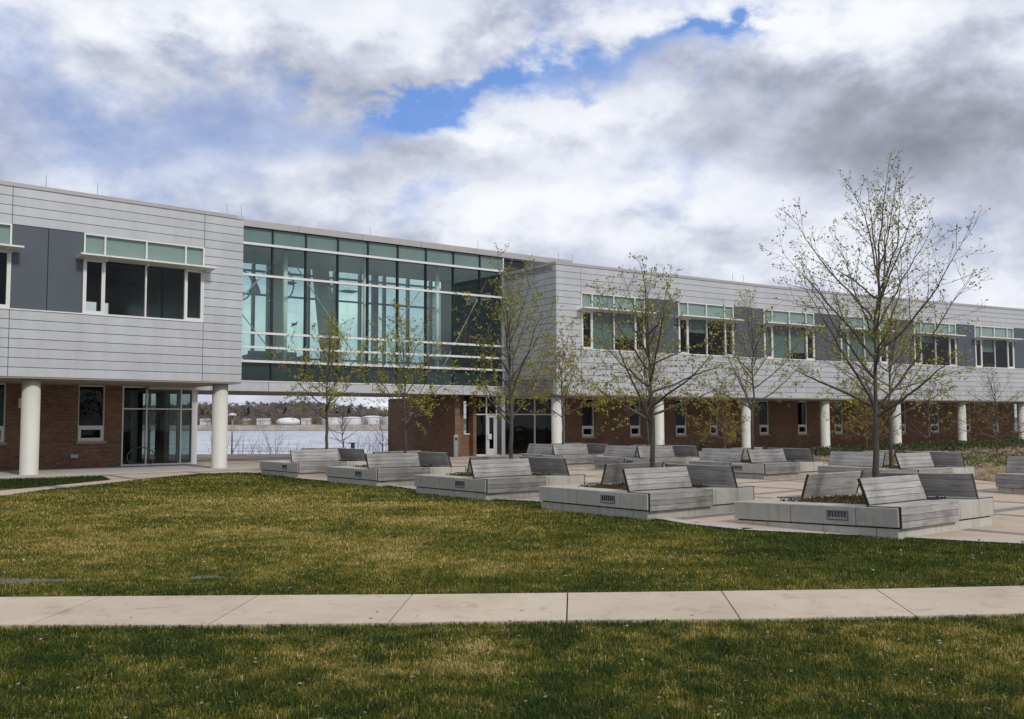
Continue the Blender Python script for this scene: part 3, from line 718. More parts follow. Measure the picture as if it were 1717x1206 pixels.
# ---- glass bridge
D = Vector(GF0.pt(0, 0, 0)); ub = Vector((math.cos(R(36.3)), math.sin(R(36.3)), 0))
B0 = D-ub*19.5; FB = Frame(B0, D); LB = FB.len
TB, GT, GB, SB = 11.58, 11.24, 3.86, 3.42
BR = empty('skybridge', (0, 0, 0), 0, 'two storey glass walled bridge linking the silver wings, open underneath to the river', 'building')
DB = 6.6
px_m = [457, 513, 566.7, 617, 667, 714.4, 760.3, 804.6]
sm_ = [FB.hit(p, 450)[0] for p in px_m]; step = sm_[1]-sm_[0]; smu = [sm_[0]-step*k for k in (3, 2, 1)] + sm_
for s_ in smu + [LB-.04]:
    m_ = MB(); m_.fbox(FB, s_-.035, s_+.035, -.16, .05, GB, GT); m_.build('mullion', M['black'] if s_ < LB-.1 else M['white'], BR)
for z_ in (10.45, 8.95, 6.18, 5.50, 4.83):
    m_ = MB(); m_.fbox(FB, 0, LB+.02, .052, .15, z_-.055, z_+.055); m_.build('crossbar', M['white'], BR)
P = FB.pt
m_ = MB(); m_.quad(P(0, -.05, 4.83), P(LB, -.05, 4.83), P(LB, -.05, 10.45), P(0, -.05, 10.45)); m_.build('glass_wall', M['bridge_glass'], BR, label='clear teal tinted curtain wall glass of the bridge front')
m_ = MB(); m_.quad(P(0, -.045, GB), P(LB, -.045, GB), P(LB, -.045, 4.83), P(0, -.045, 4.83)); m_.build('spandrel_glass', M['spandrel'], BR)
m_ = MB(); m_.quad(P(0, -.045, 10.45), P(LB, -.045, 10.45), P(LB, -.045, GT), P(0, -.045, GT)); m_.build('clerestory_glass', M['clere'], BR)
m_ = MB(); nj = 7
for k in range(nj):
    a, b = LB*k/nj+.012, LB*(k+1)/nj-.012; m_.fbox(FB, a, b, -.3, .04, SB, GB)
m_.build('fascia_band', M['panel'], BR)
m_ = MB(); m_.fbox(FB, 0, LB, -.2, .07, GB+.002, GB+.05); m_.build('base_rail', M['white'], BR)
m_ = MB()
for k in range(nj): m_.fbox(FB, (LB+5)*k/nj+.008, (LB+5)*(k+1)/nj-.008, -DB, .12, GT+.03, TB)
m_.build('roof', M['cap'], BR)
m_ = MB(); m_.fbox(FB, 0, LB, -.2, .02, GT, GT+.028); m_.build('roof_gap', M['black'], BR)
m_ = MB(); m_.fbox(FB, 0, LB, -DB, -.31, SB+.005, SB+.3); m_.build('soffit', M['soffit'], BR)
m_ = MB(); m_.fbox(FB, 0, LB, -DB, -.31, SB+.32, 4.72); m_.build('floor', M['carpet'], BR)
m_ = MB(); m_.fbox(FB, 0, LB, -DB+.2, -.12, 10.62, 10.9); m_.build('ceiling', M['ceil'], BR)
# clerestory return above the right wing's end wall
RT = Frame(FB.pt(LB, 0, 0), FB.pt(LB+3.6, -2.9, 0))
m_ = MB(); m_.fbox(FB, LB+.02, LB+1.75, -.45, -.35, T2-.1, GT); m_.build('return_glass', M['spandrel'], BR)
m_ = MB(); m_.fbox(FB, LB+2.3, LB+2.4, -.5, -.4, T2-.1, GT+.03); m_.build('roof_post', M['white'], BR)
# back glazing
FK = Frame(FB.pt(0, -DB, 0), FB.pt(LB, -DB, 0)); solid0 = LB-.3
m_ = MB()
for k in range(11):
    s_ = LB-.9-k*1.62
    if s_ > 0: m_.fbox(FK, s_-.06, s_+.06, -.0, .28, 4.72, 10.62)
for z_ in (10.25, 8.95, 5.5): m_.fbox(FK, 0, solid0, .04, .2, z_-.05, z_+.05)
for k in (2, 4, 6, 8):
    s_ = LB-.9-k*1.62-.8; m_.fbox(FK, s_-.16, s_+.16, .3, .62, 4.72, 10.62)
m_.build('back_mullions', M['slate'], BR)
m_ = MB(); m_.quad(FK.pt(0, .1, 4.72), FK.pt(solid0, .1, 4.72), FK.pt(solid0, .1, 10.62), FK.pt(0, .1, 10.62)); m_.build('back_glass', M['bridge_glass'], BR)
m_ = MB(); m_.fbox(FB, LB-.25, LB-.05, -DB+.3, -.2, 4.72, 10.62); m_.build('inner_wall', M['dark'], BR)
for a_, b_ in ((-3.4, -2.3), (-2.15, -.95)):
    m_ = MB(); m_.fbox(FB, LB-.29, LB-.255, a_, b_, 8.95, 9.35); m_.build('bright_opening_board', M['tank'], BR)  # added white boards in place of bright openings seen through the glass
m_ = MB(); m_.fbox(FB, 8.0, 8.5, -5.4, -4.9, 4.72, 10.62); m_.build('rear_pier', M['ceil'], BR)
# interior columns with bracing
cols = []
for px in (478, 612, 733):
    s_ = FB.hit(px, 500, -1.0)[0]; c = FB.pt(s_, -1.0, 0); cols.append(s_)
    m_ = MB(); m_.tube([(c[0], c[1], 4.72), (c[0], c[1], 10.62)], .12, 16); m_.build('interior_column', M['innerwhite'], BR, smooth=True)
def brace(s0, z0, s1, z1, n=-1.0):
    m_ = MB(); m_.tube([FB.pt(s0, n, z0), FB.pt(s1, n, z1)], .03, 8); m_.build('brace', M['ceil'], BR)
brace(cols[0]+.1, 10.4, cols[1]-.1, 4.8); brace(cols[0]-.1, 10.4, cols[0]-5.0, 4.8, -1.0); brace(cols[0]-3.4, 8.6, cols[0]-.1, 4.8, -1.1)
brace(cols[2]+.1, 10.4, LB-.4, 4.8, -1.0) if False else brace(LB-.3, 10.3, cols[2]+.3, 4.8, -1.0); brace(cols[1]+.1, 4.8, cols[2]-.1, 10.4, -1.0)
# leaning pier
m_ = MB(); m_.hexa([FB.pt(11.0, -5, 4.72), FB.pt(12.1, -5, 4.72), FB.pt(12.1, -5.6, 4.72), FB.pt(11.0, -5.6, 4.72), FB.pt(10.3, -5, 10.62), FB.pt(11.0, -5, 10.62), FB.pt(11.0, -5.6, 10.62), FB.pt(10.3, -5.6, 10.62)]); m_.build('leaning_pier', M['ceil'], BR)
# things inside the bridge
def pendant(px, py, n, lab):
    s_, z_ = FB.hit(px, py, n); c = FB.pt(s_, n, z_)
    o = empty('pendant_lamp', c, 0, lab, 'lamp', 'bell lamps hanging in the glass bridge')
    m_ = MB(); m_.lathe((0, 0, 0), [(.30, -.32), (.29, -.26), (.2, .02), (.12, .16), (.11, .34), (.06, .40)], 20); m_.build('lamp_shade', M['slate'] if n > -3 else M['blind'], o)
    m_ = MB(); m_.tube([(0, 0, .4), (0, 0, 10.6-z_)], .012, 5); m_.build('cord', M['black'], o)
pendant(427, 481, -2.2, 'grey bell lamp hanging behind the glass at the bridge left end')
pendant(551, 492, -3.2, 'pale bell lamp hanging left of the middle bridge column')
def mobile(px, py, n, sz, lab):
    s_, z_ = FB.hit(px, py, n); c = FB.pt(s_, n, z_)
    o = empty('hanging_mobile', c, 0, lab, 'hanging decoration', 'blue mobiles hanging in the glass bridge')
    m_ = MB(); m_.tube([(-sz, -sz*.7, -.02), (-.3*sz, -.2*sz, 0), (.3*sz, .2*sz, 0), (sz, sz*.7, .05)], [.02, .09, .1, .02], 8); m_.build('body', M['mobile'], o)
    m_ = MB(); m_.hexa([(-.08, -.35, 0), (.1, -.35, 0), (.1, .35, .04), (-.08, .35, .04), (-.08, -.35, .02), (.1, -.35, .02), (.1, .35, .06), (-.08, .35, .06)]); m_.build('wings', M['mobile'], o)
    m_ = MB(); m_.tube([(0, 0, .05), (0, 0, 10.6-z_)], .008, 4); m_.build('cord', M['black'], o)
mobile(487, 475, -3, .28, 'small blue bird mobile beside the left bridge column')
mobile(547, 480, -4, .55, 'wide blue bird mobile above the pale bell lamp')
mobile(584, 489, -3.4, .5, 'blue bird mobile hanging right of the pale bell lamp')
def ring(px, py, r, lab):
    s_, z_ = FK.hit(px, py, .9); c = Vector(FK.pt(s_, .9, z_)); m_ = MB()
    pts = [c + FK.u*(r*math.cos(t_)) + Vector((0, 0, r*1.15*math.sin(t_))) for t_ in np.linspace(R(-110), R(215), 30)]
    pts = [pts[0]-FK.u*.35-Vector((0, 0, .12))] + pts
    m_.tube(pts, .045, 8); m_.build('ring_ornament', M['innerwhite'], label=lab, cat='hanging decoration', group='looped ornaments behind the bridge glass')
    # held by a cord
ring(470, 477, .78, 'grey looped ring behind the left bridge column')
ring(402, 478, .7, 'grey looped ring cut off by the left wing corner')
s_, z_ = FB.hit(462, 596, -2.5); so_ = empty('sofa', FB.pt(s_, -2.5, 4.72), FB.ang, 'low black sofa on the bridge floor behind the glass at left', 'sofa')
m_ = MB(); m_.box(-1.3, 1.3, -.4, .4, .08, .42); m_.build('seat', M['sofa'], so_, bevel=.04)
m_ = MB(); m_.box(-1.3, 1.3, .28, .5, .42, .85); m_.build('backrest', M['sofa'], so_, bevel=.04)
m_ = MB(); m_.box(-1.55, -1.3, -.4, .5, .08, .62); m_.box(1.3, 1.55, -.4, .5, .08, .62); m_.build('armrest', M['sofa'], so_, bevel=.04)
s_, z_ = FB.hit(745, 612, -3.5); so_ = empty('sofa', FB.pt(s_, -3.0, 4.72), FB.ang+.2, 'low black sofa on the bridge floor near the right end', 'sofa')
for n_, bx_ in (('seat', (-1.3, 1.3, -.4, .4, .08, .42)), ('backrest', (-1.3, 1.3, .28, .5, .42, .85))): m_ = MB(); m_.box(*bx_); m_.build(n_, M['sofa'], so_, bevel=.04)
for px, py, sz in ((494, 544, .16), (526, 547, .09), (453, 562, .11)):
    s_, z_ = FB.hit(px, py); m_ = MB(); n_ = -.03
    q = lambda a, b: FB.pt(s_+a*sz, n_, z_+b*sz)
    m_.poly([q(-1.4, -.9), q(-.7, -.1), q(-1.1, .5), q(-.3, .35), q(.5, .5), q(1.3, 1.2), q(.8, .2), q(.9, -.1), q(.2, -.35), q(-.5, -.6)]); m_.build('bird_decal', M['decal'], BR)
rods(BR, [FB.pt(FB.hit(px, 400)[0], -.1, TB-.01) for px in (622, 803)])
# ground level under the bridge, right side: brick block and entrance
BRK = Vector(at(650.5, 759.4, 0)); BC = Vector(at(763, 766.3, 0)); 
G1 = Frame(BRK, BC); M['brickE'] = brickmat('brick_entrance', G1.ang)
EN = empty('entrance_block', (0, 0, 0), 0, 'brick and glass entrance lobby standing under the right end of the bridge', 'building')
mb = MB(); mb.fbox(G1, 0, G1.len, -.3, 0, -.1, SB-.0); mb.build('brick_wall', M['brickE'], EN)
PC = Vector(at(799, 765, 0)); G2 = Frame(BC, PC); RB = .34; u2 = G2.hit(777.5, 700, -RB)[0]; u3 = G2.hit(789.5, 700, -RB)[0]
mb = MB(); G2r = G2
wall_with_holes(mb, G2, .40, G2.len-.25, -.1, SB, [(u2, u3, G2.hit(785, 727, -RB)[1], SB)], -RB-.25, -RB); mb.fbox(G2, G2.len-.25, G2.len, -RB-.25, .0, -.1, SB)
M['brickF'] = brickmat('brick_front', G2.ang); mb.build('recessed_brick', M['brickF'], EN)
fz = MB(); zlo = G2.hit(785, 727, -RB)[1]; fz.fbox(G2, u2, u3, -RB-.1, -RB+.05, zlo-.06, zlo); wo = fz.build('window', M['white'], EN)
gq = MB(); gq.quad(G2.pt(u2, -RB-.1, zlo), G2.pt(u3, -RB-.1, zlo), G2.pt(u3, -RB-.1, SB), G2.pt(u2, -RB-.1, SB)); gq.build('pane', M['glass'], wo)
wall_light(EN, Frame(G2.pt(0, -RB, 0), G2.pt(G2.len, -RB, 0)), G2.hit(794, 711, -RB)[0], G2.hit(794, 711, -RB)[1])
G3 = Frame(PC, D); d0, d1 = G3.hit(816.5, 700)[0], G3.hit(831.5, 700)[0]; zt = G3.hit(820, 695)[1]
storefront(EN, G3, 0, G3.len, 0, SB, [d0-.03, d1+.03], [zt])
do = MB(); do.fbox(G3, d0, d0+.13, -.1, .03, .02, zt-.05); do.fbox(G3, d1-.13, d1, -.1, .03, .02, zt-.05); do.fbox(G3, d0+.13, d1-.13, -.1, .03, .02, .42); do.fbox(G3, d0+.13, d1-.13, -.1, .03, zt-.17, zt-.05)
do = do.build('door', M['white'], EN); hd = MB(); hd.fbox(G3, d0+.06, d0+.28, .032, .09, .95, 1.25); hd.build('handle', M['white'], do); 
pn = MB(); pn.quad(G3.pt(d0+.1, -.03, .3), G3.pt(d1-.1, -.03, .3), G3.pt(d1-.1, -.03, zt-.1), G3.pt(d0+.1, -.03, zt-.1)); pn.build('pane', M['glass'], do)
cp = MB(); cp.box(D.x-.13, D.x+.07, D.y-.12, D.y+.08, 0, SB); cp.build('corner_post', M['white'], EN)
for fr_, bx_ in ((G3, (-1.2, G3.len+2, -4.2, -4.0)),):
    iw = MB(); iw.fbox(fr_, *bx_, 0, SB-.003); iw.build('interior_wall', M['inner'], EN)
iw = MB(); iw.fbox(G3, -.1, G3.len, -4.0, -.12, 0, .03); iw.build('interior_floor', M['carpet'], EN)
iw = MB(); iw.fbox(G3, G3.len-.55, G3.len-.35, -2.4, -1.2, 0, SB-.01); iw.build('inner_door', M['white'], EN)
# door opener pedestal
c = Vector(at(764, 766.3, 0)) + Vector((.03, -.35, 0)); o = empty('button_post', c, .3, 'pale metal push button post standing against the brick corner by the entrance', 'post')
m_ = MB(); m_.box(-.11, .11, -.09, .09, 0, 1.2); m_.build('post', M['metal'], o, bevel=.01)
m_ = MB(); m_.box(-.06, .06, -.11, -.092, .93, 1.06); m_.build('button', M['black'], o, bevel=.005)

# ------------------------------------------------------------ planters
LP = 3.22; c_, s_ = math.cos(YAW), math.sin(YAW)
def bench_side(par, k, s_off=0.03, Lb=1.82):
    """bench on side k (0=B towards lower right, ccw); local square from (0,0) to (LP,LP), x along B"""
    ctr = Vector((LP/2, LP/2, 0)); rot = Matrix.Rotation(k*math.pi/2, 4, 'Z')
    def tr_(m_): return m_
    zt = .50
    m_ = MB()   # seat boards on top
    for j in range(4):
        y0 = -.045+j*.152; m_.box(s_off, s_off+Lb, y0, y0+.144, zt-.035, zt)
    for j in range(3):  # front boards
        z1 = zt-.037-j*.104; m_.box(s_off, s_off+Lb, -.045, -.008, z1-.098, z1)
    be = tr_(m_).build('bench', M['wood'], par, bevel=.004); be.rotation_euler = (0, 0, k*math.pi/2); be.location = ctr - rot @ ctr
    m_ = MB(); 
    for j in range(4):
        t0, t1 = j*.112, j*.112+.106; yb = .50; ly, lz = .33, .944
        a, b_ = yb+ly*t0, zt+.02+lz*t0; c2, d2 = yb+ly*t1, zt+.02+lz*t1; nx_, nz_ = .033*lz, -.033*ly
        x0, x1 = s_off+.0, s_off+Lb
        m_.hexa([(x0, a, b_), (x1, a, b_), (x1, a+nx_, b_+nz_), (x0, a+nx_, b_+nz_), (x0, c2, d2), (x1, c2, d2), (x1, c2+nx_, d2+nz_), (x0, c2+nx_, d2+nz_)])
    tr_(m_).build('backrest', M['wood'], be, bevel=.003)
    for x0 in (s_off-.010, s_off+Lb+.002):   # black steel frame edges
        m_ = MB()
        m_.box(x0, x0+.008, -.04, .56, zt-.05, zt-.004); m_.box(x0, x0+.008, -.038, -.004, zt-.33, zt-.05)
        a, b_ = .50, zt; t1 = .46; 
        m_.hexa([(x0, a, b_), (x0+.008, a, b_), (x0+.008, a+.05, b_), (x0, a+.05, b_), (x0, a+.33*t1, b_+.944*t1), (x0+.008, a+.33*t1, b_+.944*t1), (x0+.008, a+.05+.33*t1, b_+.944*t1), (x0, a+.05+.33*t1, b_+.944*t1)])
        tr_(m_).build('steel_frame', M['endcap'], be)
    return be
def leafcloud(n, fn, size, rs, up_=.5):
    """n small leaf quads placed by fn(i)->pos ; returns verts, faces"""
    pos = fn(n); d = rs.normal(size=(len(pos), 3)); d[:, 2] += up_; d /= np.linalg.norm(d, axis=1)[:, None]
    e = rs.normal(size=(len(pos), 3)); e -= (e*d).sum(1)[:, None]*d; e /= np.linalg.norm(e, axis=1)[:, None]
    sz = size*(.6+.8*rs.random(len(pos)))[:, None]
    v = np.stack([pos-e*sz*.35, pos+d*sz*.5-e*sz*.0+e*sz*.35, pos+d*sz*1.1, pos+d*sz*.5-e*sz*.42], 1).reshape(-1, 3)
    f = np.arange(len(v)).reshape(-1, 4); return v, f
def planter(idx, Sx, Sy, label, yaw=YAW, four=False, tiltx=0.0, tone=None, row=None):
    par = empty('planter', (Sx, Sy, 0), yaw, label, 'planter', 'square concrete planters with benches on the plaza'); par.rotation_euler = (0, 0, yaw)
    if tiltx:
        par.rotation_euler = (Matrix.Rotation(yaw, 3, 'Z') @ Matrix.Rotation(tiltx, 3, 'X')).to_euler()
    # local: x=B direction from S, y = A direction (towards W)
    jA = [.0, .75, LP*.60, LP]; jB = [0, .0, 2.9, LP]; rw = .52
    m_ = MB(); g = .005; z0, z1 = .17, .48
    def ring_seg(side, a, b):
        if side == 0: m_.box(a+g, b-g, 0, rw, z0, z1)
        if side == 1: m_.box(LP-rw, LP, a+g, b-g, z0, z1)
        if side == 2: m_.box(a+g, b-g, LP-rw, LP, z0, z1)
        if side == 3: m_.box(0, rw, a+g, b-g, z0, z1)
    ring_seg(3, 0-g, .75); ring_seg(3, .75, 2.0); ring_seg(3, 2.0, LP+g)
    ring_seg(1, 0-g, 1.3); ring_seg(1, 1.3, 2.6); ring_seg(1, 2.6, LP+g)
    m_.box(rw+g, 2.0-g, 0, rw, z0, z1); m_.box(2.0+g, LP-rw-g, 0, rw, z0, z1)
    m_.box(rw+g, 1.4-g, LP-rw, LP, z0, z1); m_.box(1.4+g, LP-rw-g, LP-rw, LP, z0, z1)
    m_.build('concrete_wall', M['planter'], par, bevel=.012)
    m_ = MB(); i = .03
    for (a, b) in ((i, 1.38), (1.39, 2.5), (2.51, LP-i)):
        m_.box(a, b, i, .4, -.06, .146); m_.box(a, b, LP-.4, LP-i, -.06, .146)
    for (a, b) in ((.41, 1.38), (1.39, 2.5), (2.51, LP-.41)):
        m_.box(i, .4, a, b, -.06, .146); m_.box(LP-.4, LP-i, a, b, -.06, .146)
    m_.build('plinth', M['planter'], par, bevel=.006)
    m_ = MB(); m_.box(.055, LP-.055, .055, LP-.055, .140, .172); m_.build('groove', M['dark'], par)  # shadow line between wall and plinth put in as a near-black block
    m_ = MB(); m_.box(.08, LP-.08, .08, LP-.08, -.05, .40); m_.build('core', M['seam'], par)
    # planted bed
    rs = np.random.default_rng(100+idx)
    nn = 24; gx = np.linspace(rw+.01, LP-rw-.01, nn); gv = np.array([(x, y, .425+.05*mnoise.noise(Vector((x*3+idx, y*3, 0)))+.02*rs.random()) for y in gx for x in gx]); ii = np.arange(nn*nn).reshape(nn, nn)
    npmesh('soil', gv, np.stack([ii[:-1, :-1].ravel(), ii[:-1, 1:].ravel(), ii[1:, 1:].ravel(), ii[1:, :-1].ravel()], 1), M['soil'], par)
    def fn(n):
        p = rs.random((n*2, 2))*(LP-2*rw-.06)+rw+.03
        keep = np.array([mnoise.noise(Vector((a*1.6+idx*3.1, b*1.6, 2.0))) > -.12 for a, b in p]); p = p[keep][:n]
        return np.column_stack([p, .44+.06*rs.random(len(p))])
    v, f = leafcloud(2600 if idx < 6 else 900, fn, .035, rs, 1.2); npmesh('groundcover', v, f, M['sedum'], par, kind='stuff')
    # vent grille in face A
    yc = LP*.335; m_ = MB(); gw, z0g, z1g = .20, .245, .405
    m_.box(-.012, .06, yc-gw, yc-gw+.02, z0g, z1g); m_.box(-.012, .06, yc+gw-.02, yc+gw, z0g, z1g); m_.box(-.0125, .06, yc-gw+.02, yc+gw-.02, z1g-.02, z1g); m_.box(-.0125, .06, yc-gw+.02, yc+gw-.02, z0g, z0g+.02)
    go = m_.build('vent_grille', M['grille'], par)
    m_ = MB(); m_.box(-.003, -.001, yc-gw+.02, yc+gw-.02, z0g+.02, z1g-.02); m_.build('grille_back', M['seam'], go)
    m_ = MB()
    for j in range(7):
        y = yc-gw+.03+j*(2*gw-.06)/6; m_.hexa([(-.01, y-.004, z0g+.02), (-.003, y+.014, z0g+.02), (-.001, y+.014, z0g+.02), (-.004, y-.004, z0g+.02), (-.01, y-.004, z1g-.02), (-.003, y+.014, z1g-.02), (-.001, y+.014, z1g-.02), (-.004, y-.004, z1g-.02)])
    m_.box(-.009, -.0035, yc-gw+.02, yc+gw-.02, z0g+.02, z0g+.045); m_.build('louvre', M['lamp_in'], go)
    for k in ((0, 1, 2) if not four else (0, 1, 2, 3)): bench_side(par, k)
    return par
PLN = [
 (0, 6.08, 15.24, 'nearest planter at right with three weathered benches and brown sedum', YAW+R(.7), False, -.028),
 (1, 2.57, 18.42, 'planter in the front row, second from the right, with mossy bed edge', YAW+R(.3), False, 0),
 (2, -.65, 23.3, 'planter in the middle of the front row, a crumpled can beside its foot', YAW, False, 0),
 (3, -4.02, 28.5, 'planter in the front row before the brick wall edge, second from the left', YAW, False, 0),
 (4, -7.42, 33.36, 'leftmost planter at the lawn corner, with the river behind it', YAW, False, 0),
 (5, 8.14, 31.25, 'back row planter in front of the third colonnade column, four benches', YAW-R(1), True, 0),
 (6, 11.32, 27.0, 'back row planter behind the nearest planter, beside the straw coloured bed', YAW-R(.4), True, 0),
 (7, 5.11, 36.1, 'back row planter between the mossy planter and the second white column', YAW-R(3), True, 0),
 (8, 2.05, 40.0, 'far back planter before the first white column and dark lobby glass', YAW-R(3), True, 0)]
PC_ = []
for (i, x, y, lab, yw, four, tl) in PLN:
    planter(i, x, y, lab, yw, four, tl)
    u_ = Vector((math.cos(yw), math.sin(yw), 0)); w_ = Vector((-u_.y, u_.x, 0)); PC_.append(Vector((x, y, 0))+(u_+w_)*LP/2)
# planter cut by the right edge: its W corner is at px 1669
Wc = at(1669, 795.5, .48); w_ = Vector((-s_, c_, 0)); S10 = Wc - w_*LP
planter(9, S10.x, S10.y, 'planter cut off by the right edge of the photo, only its left bench end shows', YAW, True, 0)
PC_.append(Vector((S10.x, S10.y, 0))+(Vector((c_, s_, 0))+w_)*LP/2)

# ------------------------------------------------------------ trees
def grow_tree(seed, Ht, clear, spread, leaf_n, leaf_size, r0, lean=(0, 0), dens=1.0, flat=0.0, low=1.0):
    """vase shaped young tree: a leader and many limbs that leave at the fork and sweep upwards"""
    rg = random.Random(seed); tubes = MB(); leaves = []
    def side(d, ang, az):
        a = d.orthogonal().normalized(); b = d.cross(a); v = a*math.cos(az)+b*math.sin(az); return (d*math.cos(ang)+v*math.sin(ang)).normalized()
    def leaf_at(p, k):
        for _ in range(k): leaves.append(p + Vector((rg.gauss(0, .02), rg.gauss(0, .02), rg.gauss(0, .02))))
    def path(p0, p1, p2, n, jit, rad, rmin, sides):
        pts = []; off = Vector((0, 0, 0))
        for k in range(n+1):
            t = k/n; off = off + Vector((rg.gauss(0, jit), rg.gauss(0, jit), rg.gauss(0, jit*.5)))
            pts.append(p0*(1-t)**2 + p1*2*t*(1-t) + p2*t*t + off*(0 if k == 0 else 1))
        tubes.tube(pts, [max(rad*(1-k/n)**.8, rmin) for k in range(n+1)], sides, cap=False); return pts
    def lerp(pts, t):
        x = t*(len(pts)-1); i = min(int(x), len(pts)-2); f = x-i; return pts[i].lerp(pts[i+1], f), (pts[i+1]-pts[i]).normalized()
    # trunk up to the fork, then a thinner leader
    zf = Ht*clear; n = 6; base = []
    for k in range(n+1): base.append(Vector((rg.gauss(0, .012)*(k > 0)*Ht/5, rg.gauss(0, .012)*(k > 0)*Ht/5, zf*k/n)))
    top = base[-1]; tubes.tube(base, [r0*(1.18 if k == 0 else 1-.18*k/n) for k in range(n+1)], 10, cap=False)
    lead = path(top, top+Vector((rg.gauss(0, .06)+lean[0]*.3, rg.gauss(0, .06), (Ht-zf)*.5)), Vector((lean[0]+rg.gauss(0, .12), lean[1]+rg.gauss(0, .12), Ht)), 14, .022, r0*.60, .004, 7)
    limbs = [(lead, Ht-zf)]; nl = int(17*dens); az = rg.random()*6.28
    for k in range(nl):
        rel = k/(nl-1); az += 2.4+rg.uniform(-.4, .4)
        ts = .0+.55*rel**1.2; p0, d0 = lerp(lead, ts)
        if rel < .35: p0 = top.lerp(base[-2], rg.random()*.8) if rg.random() < .6 else p0
        prof = [1.0, 1.12, 1.08, .92, .72, .50, .26]; x = rel*6; i_ = min(int(x), 5); pr_ = prof[i_]*(1-(x-i_))+prof[i_+1]*(x-i_)
        lowb = (k % 5 == 1 or rel < .12); zt_ = zf + (Ht-zf)*(((.16+.5*rel) if lowb else (.40+.56*rel**.85))*(1-flat)+flat*(.12+.8*rel))*rg.uniform(.92, 1.08); rr_ = spread*pr_*rg.uniform(.82, 1.12) if True else 0
        e = Vector((math.cos(az), math.sin(az), 0)); tip = Vector((p0.x*.4, p0.y*.4, 0))+e*rr_+Vector((0, 0, min(zt_, Ht*.985)))
        dz_ = tip.z-p0.z; bend = rg.uniform(.28, .55)
        mid = p0 + e*(rr_*(.44+.18*(1-rel)+(.15 if lowb else 0)))+Vector((0, 0, dz_*(bend if not lowb else .72)))
        Lb = (tip-p0).length; limbs.append((path(p0, mid, tip, 10, .020*Lb/2, max(r0*.50*(1-.45*rel), .009), .0034, 6), Lb))
    for li, (pts, Lb) in enumerate(limbs):
        n2 = int((9 if li else 12)*dens*min(1.25, .55+Lb*.28)); a2 = rg.random()*6.28
        for j in range(n2):
            tt = .20+.77*j/max(1, n2-1); p, d = lerp(pts, tt); a2 += 2.3+rg.uniform(-.6, .6)
            hz = (p.z-zf)/(Ht-zf); L2 = Lb*.40*(1.1-.72*tt)*rg.uniform(.55, 1.3)
            if li == 0: L2 *= .55
            d2 = side(d, R(rg.uniform(30, 58)), a2); tip = p + d2*L2 + Vector((0, 0, L2*(.16 if hz > .3 else -.14*low)))
            b2 = path(p, p+d2*L2*.55+Vector((0, 0, .05*L2)), tip, 6, .02*L2, max(.0036, .0075*L2), .0026, 4)
            n3 = 4 if L2 > .5 else (3 if L2 > .28 else 1)
            for q in range(n3):
                p3, d3 = lerp(b2, .28+.62*q/n3); L3 = L2*rg.uniform(.22, .50); d3 = side(d3, R(rg.uniform(30, 58)), rg.random()*6.28)
                b3 = path(p3, p3+d3*L3*.5, p3+d3*L3+Vector((0, 0, L3*(.15 if hz > .3 else -.2*low))), 3, .015*L3, .003, .0022, 3)
                if leaf_n:
                    leaf_at(b3[-1], leaf_n+(1 if hz < .35 else 0))
                    if rg.random() < .45: leaf_at(b3[2], max(1, leaf_n-1))
                    if hz < .3: leaf_at(b3[1], leaf_n)
            if leaf_n:
                leaf_at(b2[-1], leaf_n+1)
                for q in (2, 3, 4, 5):
                    if rg.random() < .5: leaf_at(b2[q], leaf_n-1+(hz < .3))
        if leaf_n:
            leaf_at(pts[-1], leaf_n+2)
            for q in range(4, len(pts)):
                if rg.random() < .4: leaf_at(pts[q], leaf_n-1)
    return tubes, leaves
def tree(name, loc, seed, label, cat, group, Ht, clear, spread, leaf_n, leaf_size, r0, barkm='bark', leafm='leaf', **kw):
    o = empty(name, loc, 0, label, cat, group)
    tb, lv = grow_tree(seed, Ht, clear, spread, leaf_n, leaf_size, r0, **kw)
    t_ = tb.build('trunk', M[barkm], o, smooth=True)
    if lv:
        rs = np.random.default_rng(seed); P_ = np.array([tuple(p) for p in lv]); 
        v, f = leafcloud(len(P_), lambda n: P_, leaf_size, rs, -.25); npmesh('crown', v, f, M[leafm], o)
    return o
TG = 'young budding trees growing out of the planters'
def ptree(k, seed, lab, Ht, clear, spread, px=None, **kw):
    kw.setdefault('ln', 2)
    c = PC_[k]
    x = c.x
    if px is not None: x = (px-CX+0.0)/F*c.y*1.0
    return tree('young_tree', (x, c.y, .42), seed, lab, 'tree', TG, Ht-.42, clear, spread, kw.pop('ln', 3), kw.pop('ls', .045), kw.pop('r0', .075), **kw)
ptree(0, 11, 'tallest budding tree, in the nearest planter at right, crown against the clouds', 6.72, .27, 1.62, ln=2, ls=.038, r0=.060, px=1466, dens=1.28)
ptree(1, 23, 'budding tree in the planter second from the right, in front of the bright panel wall', 5.5, .30, 1.65, ls=.046, r0=.062, px=1093, dens=1.1)
ptree(2, 35, 'slender budding tree in the middle front planter, against the grey end wall', 6.5, .26, 1.40, ln=3, ls=.048, r0=.060, px=857, lean=(-.25, 0))
ptree(3, 47, 'budding tree in front of the brick wall edge, below the bridge glass', 5.6, .28, 1.45, ln=3, ls=.052, r0=.048, px=680)
ptree(4, 58, 'leftmost planter tree, its fork seen against the river', 6.1, .32, 1.55, ln=3, ls=.055, r0=.06, px=548)
ptree(5, 61, 'budding tree in the planter before the third colonnade column', 6.4, .34, 1.75, ls=.055, r0=.058, px=1260)
ptree(6, 73, 'budding tree right behind the tallest tree, among its lower branches', 6.0, .30, 2.1, ls=.055, r0=.058, px=1491)
ptree(7, 85, 'thin budding tree behind the mossy planter tree, by the second column', 5.9, .34, 1.5, ls=.06, r0=.05, px=1085)
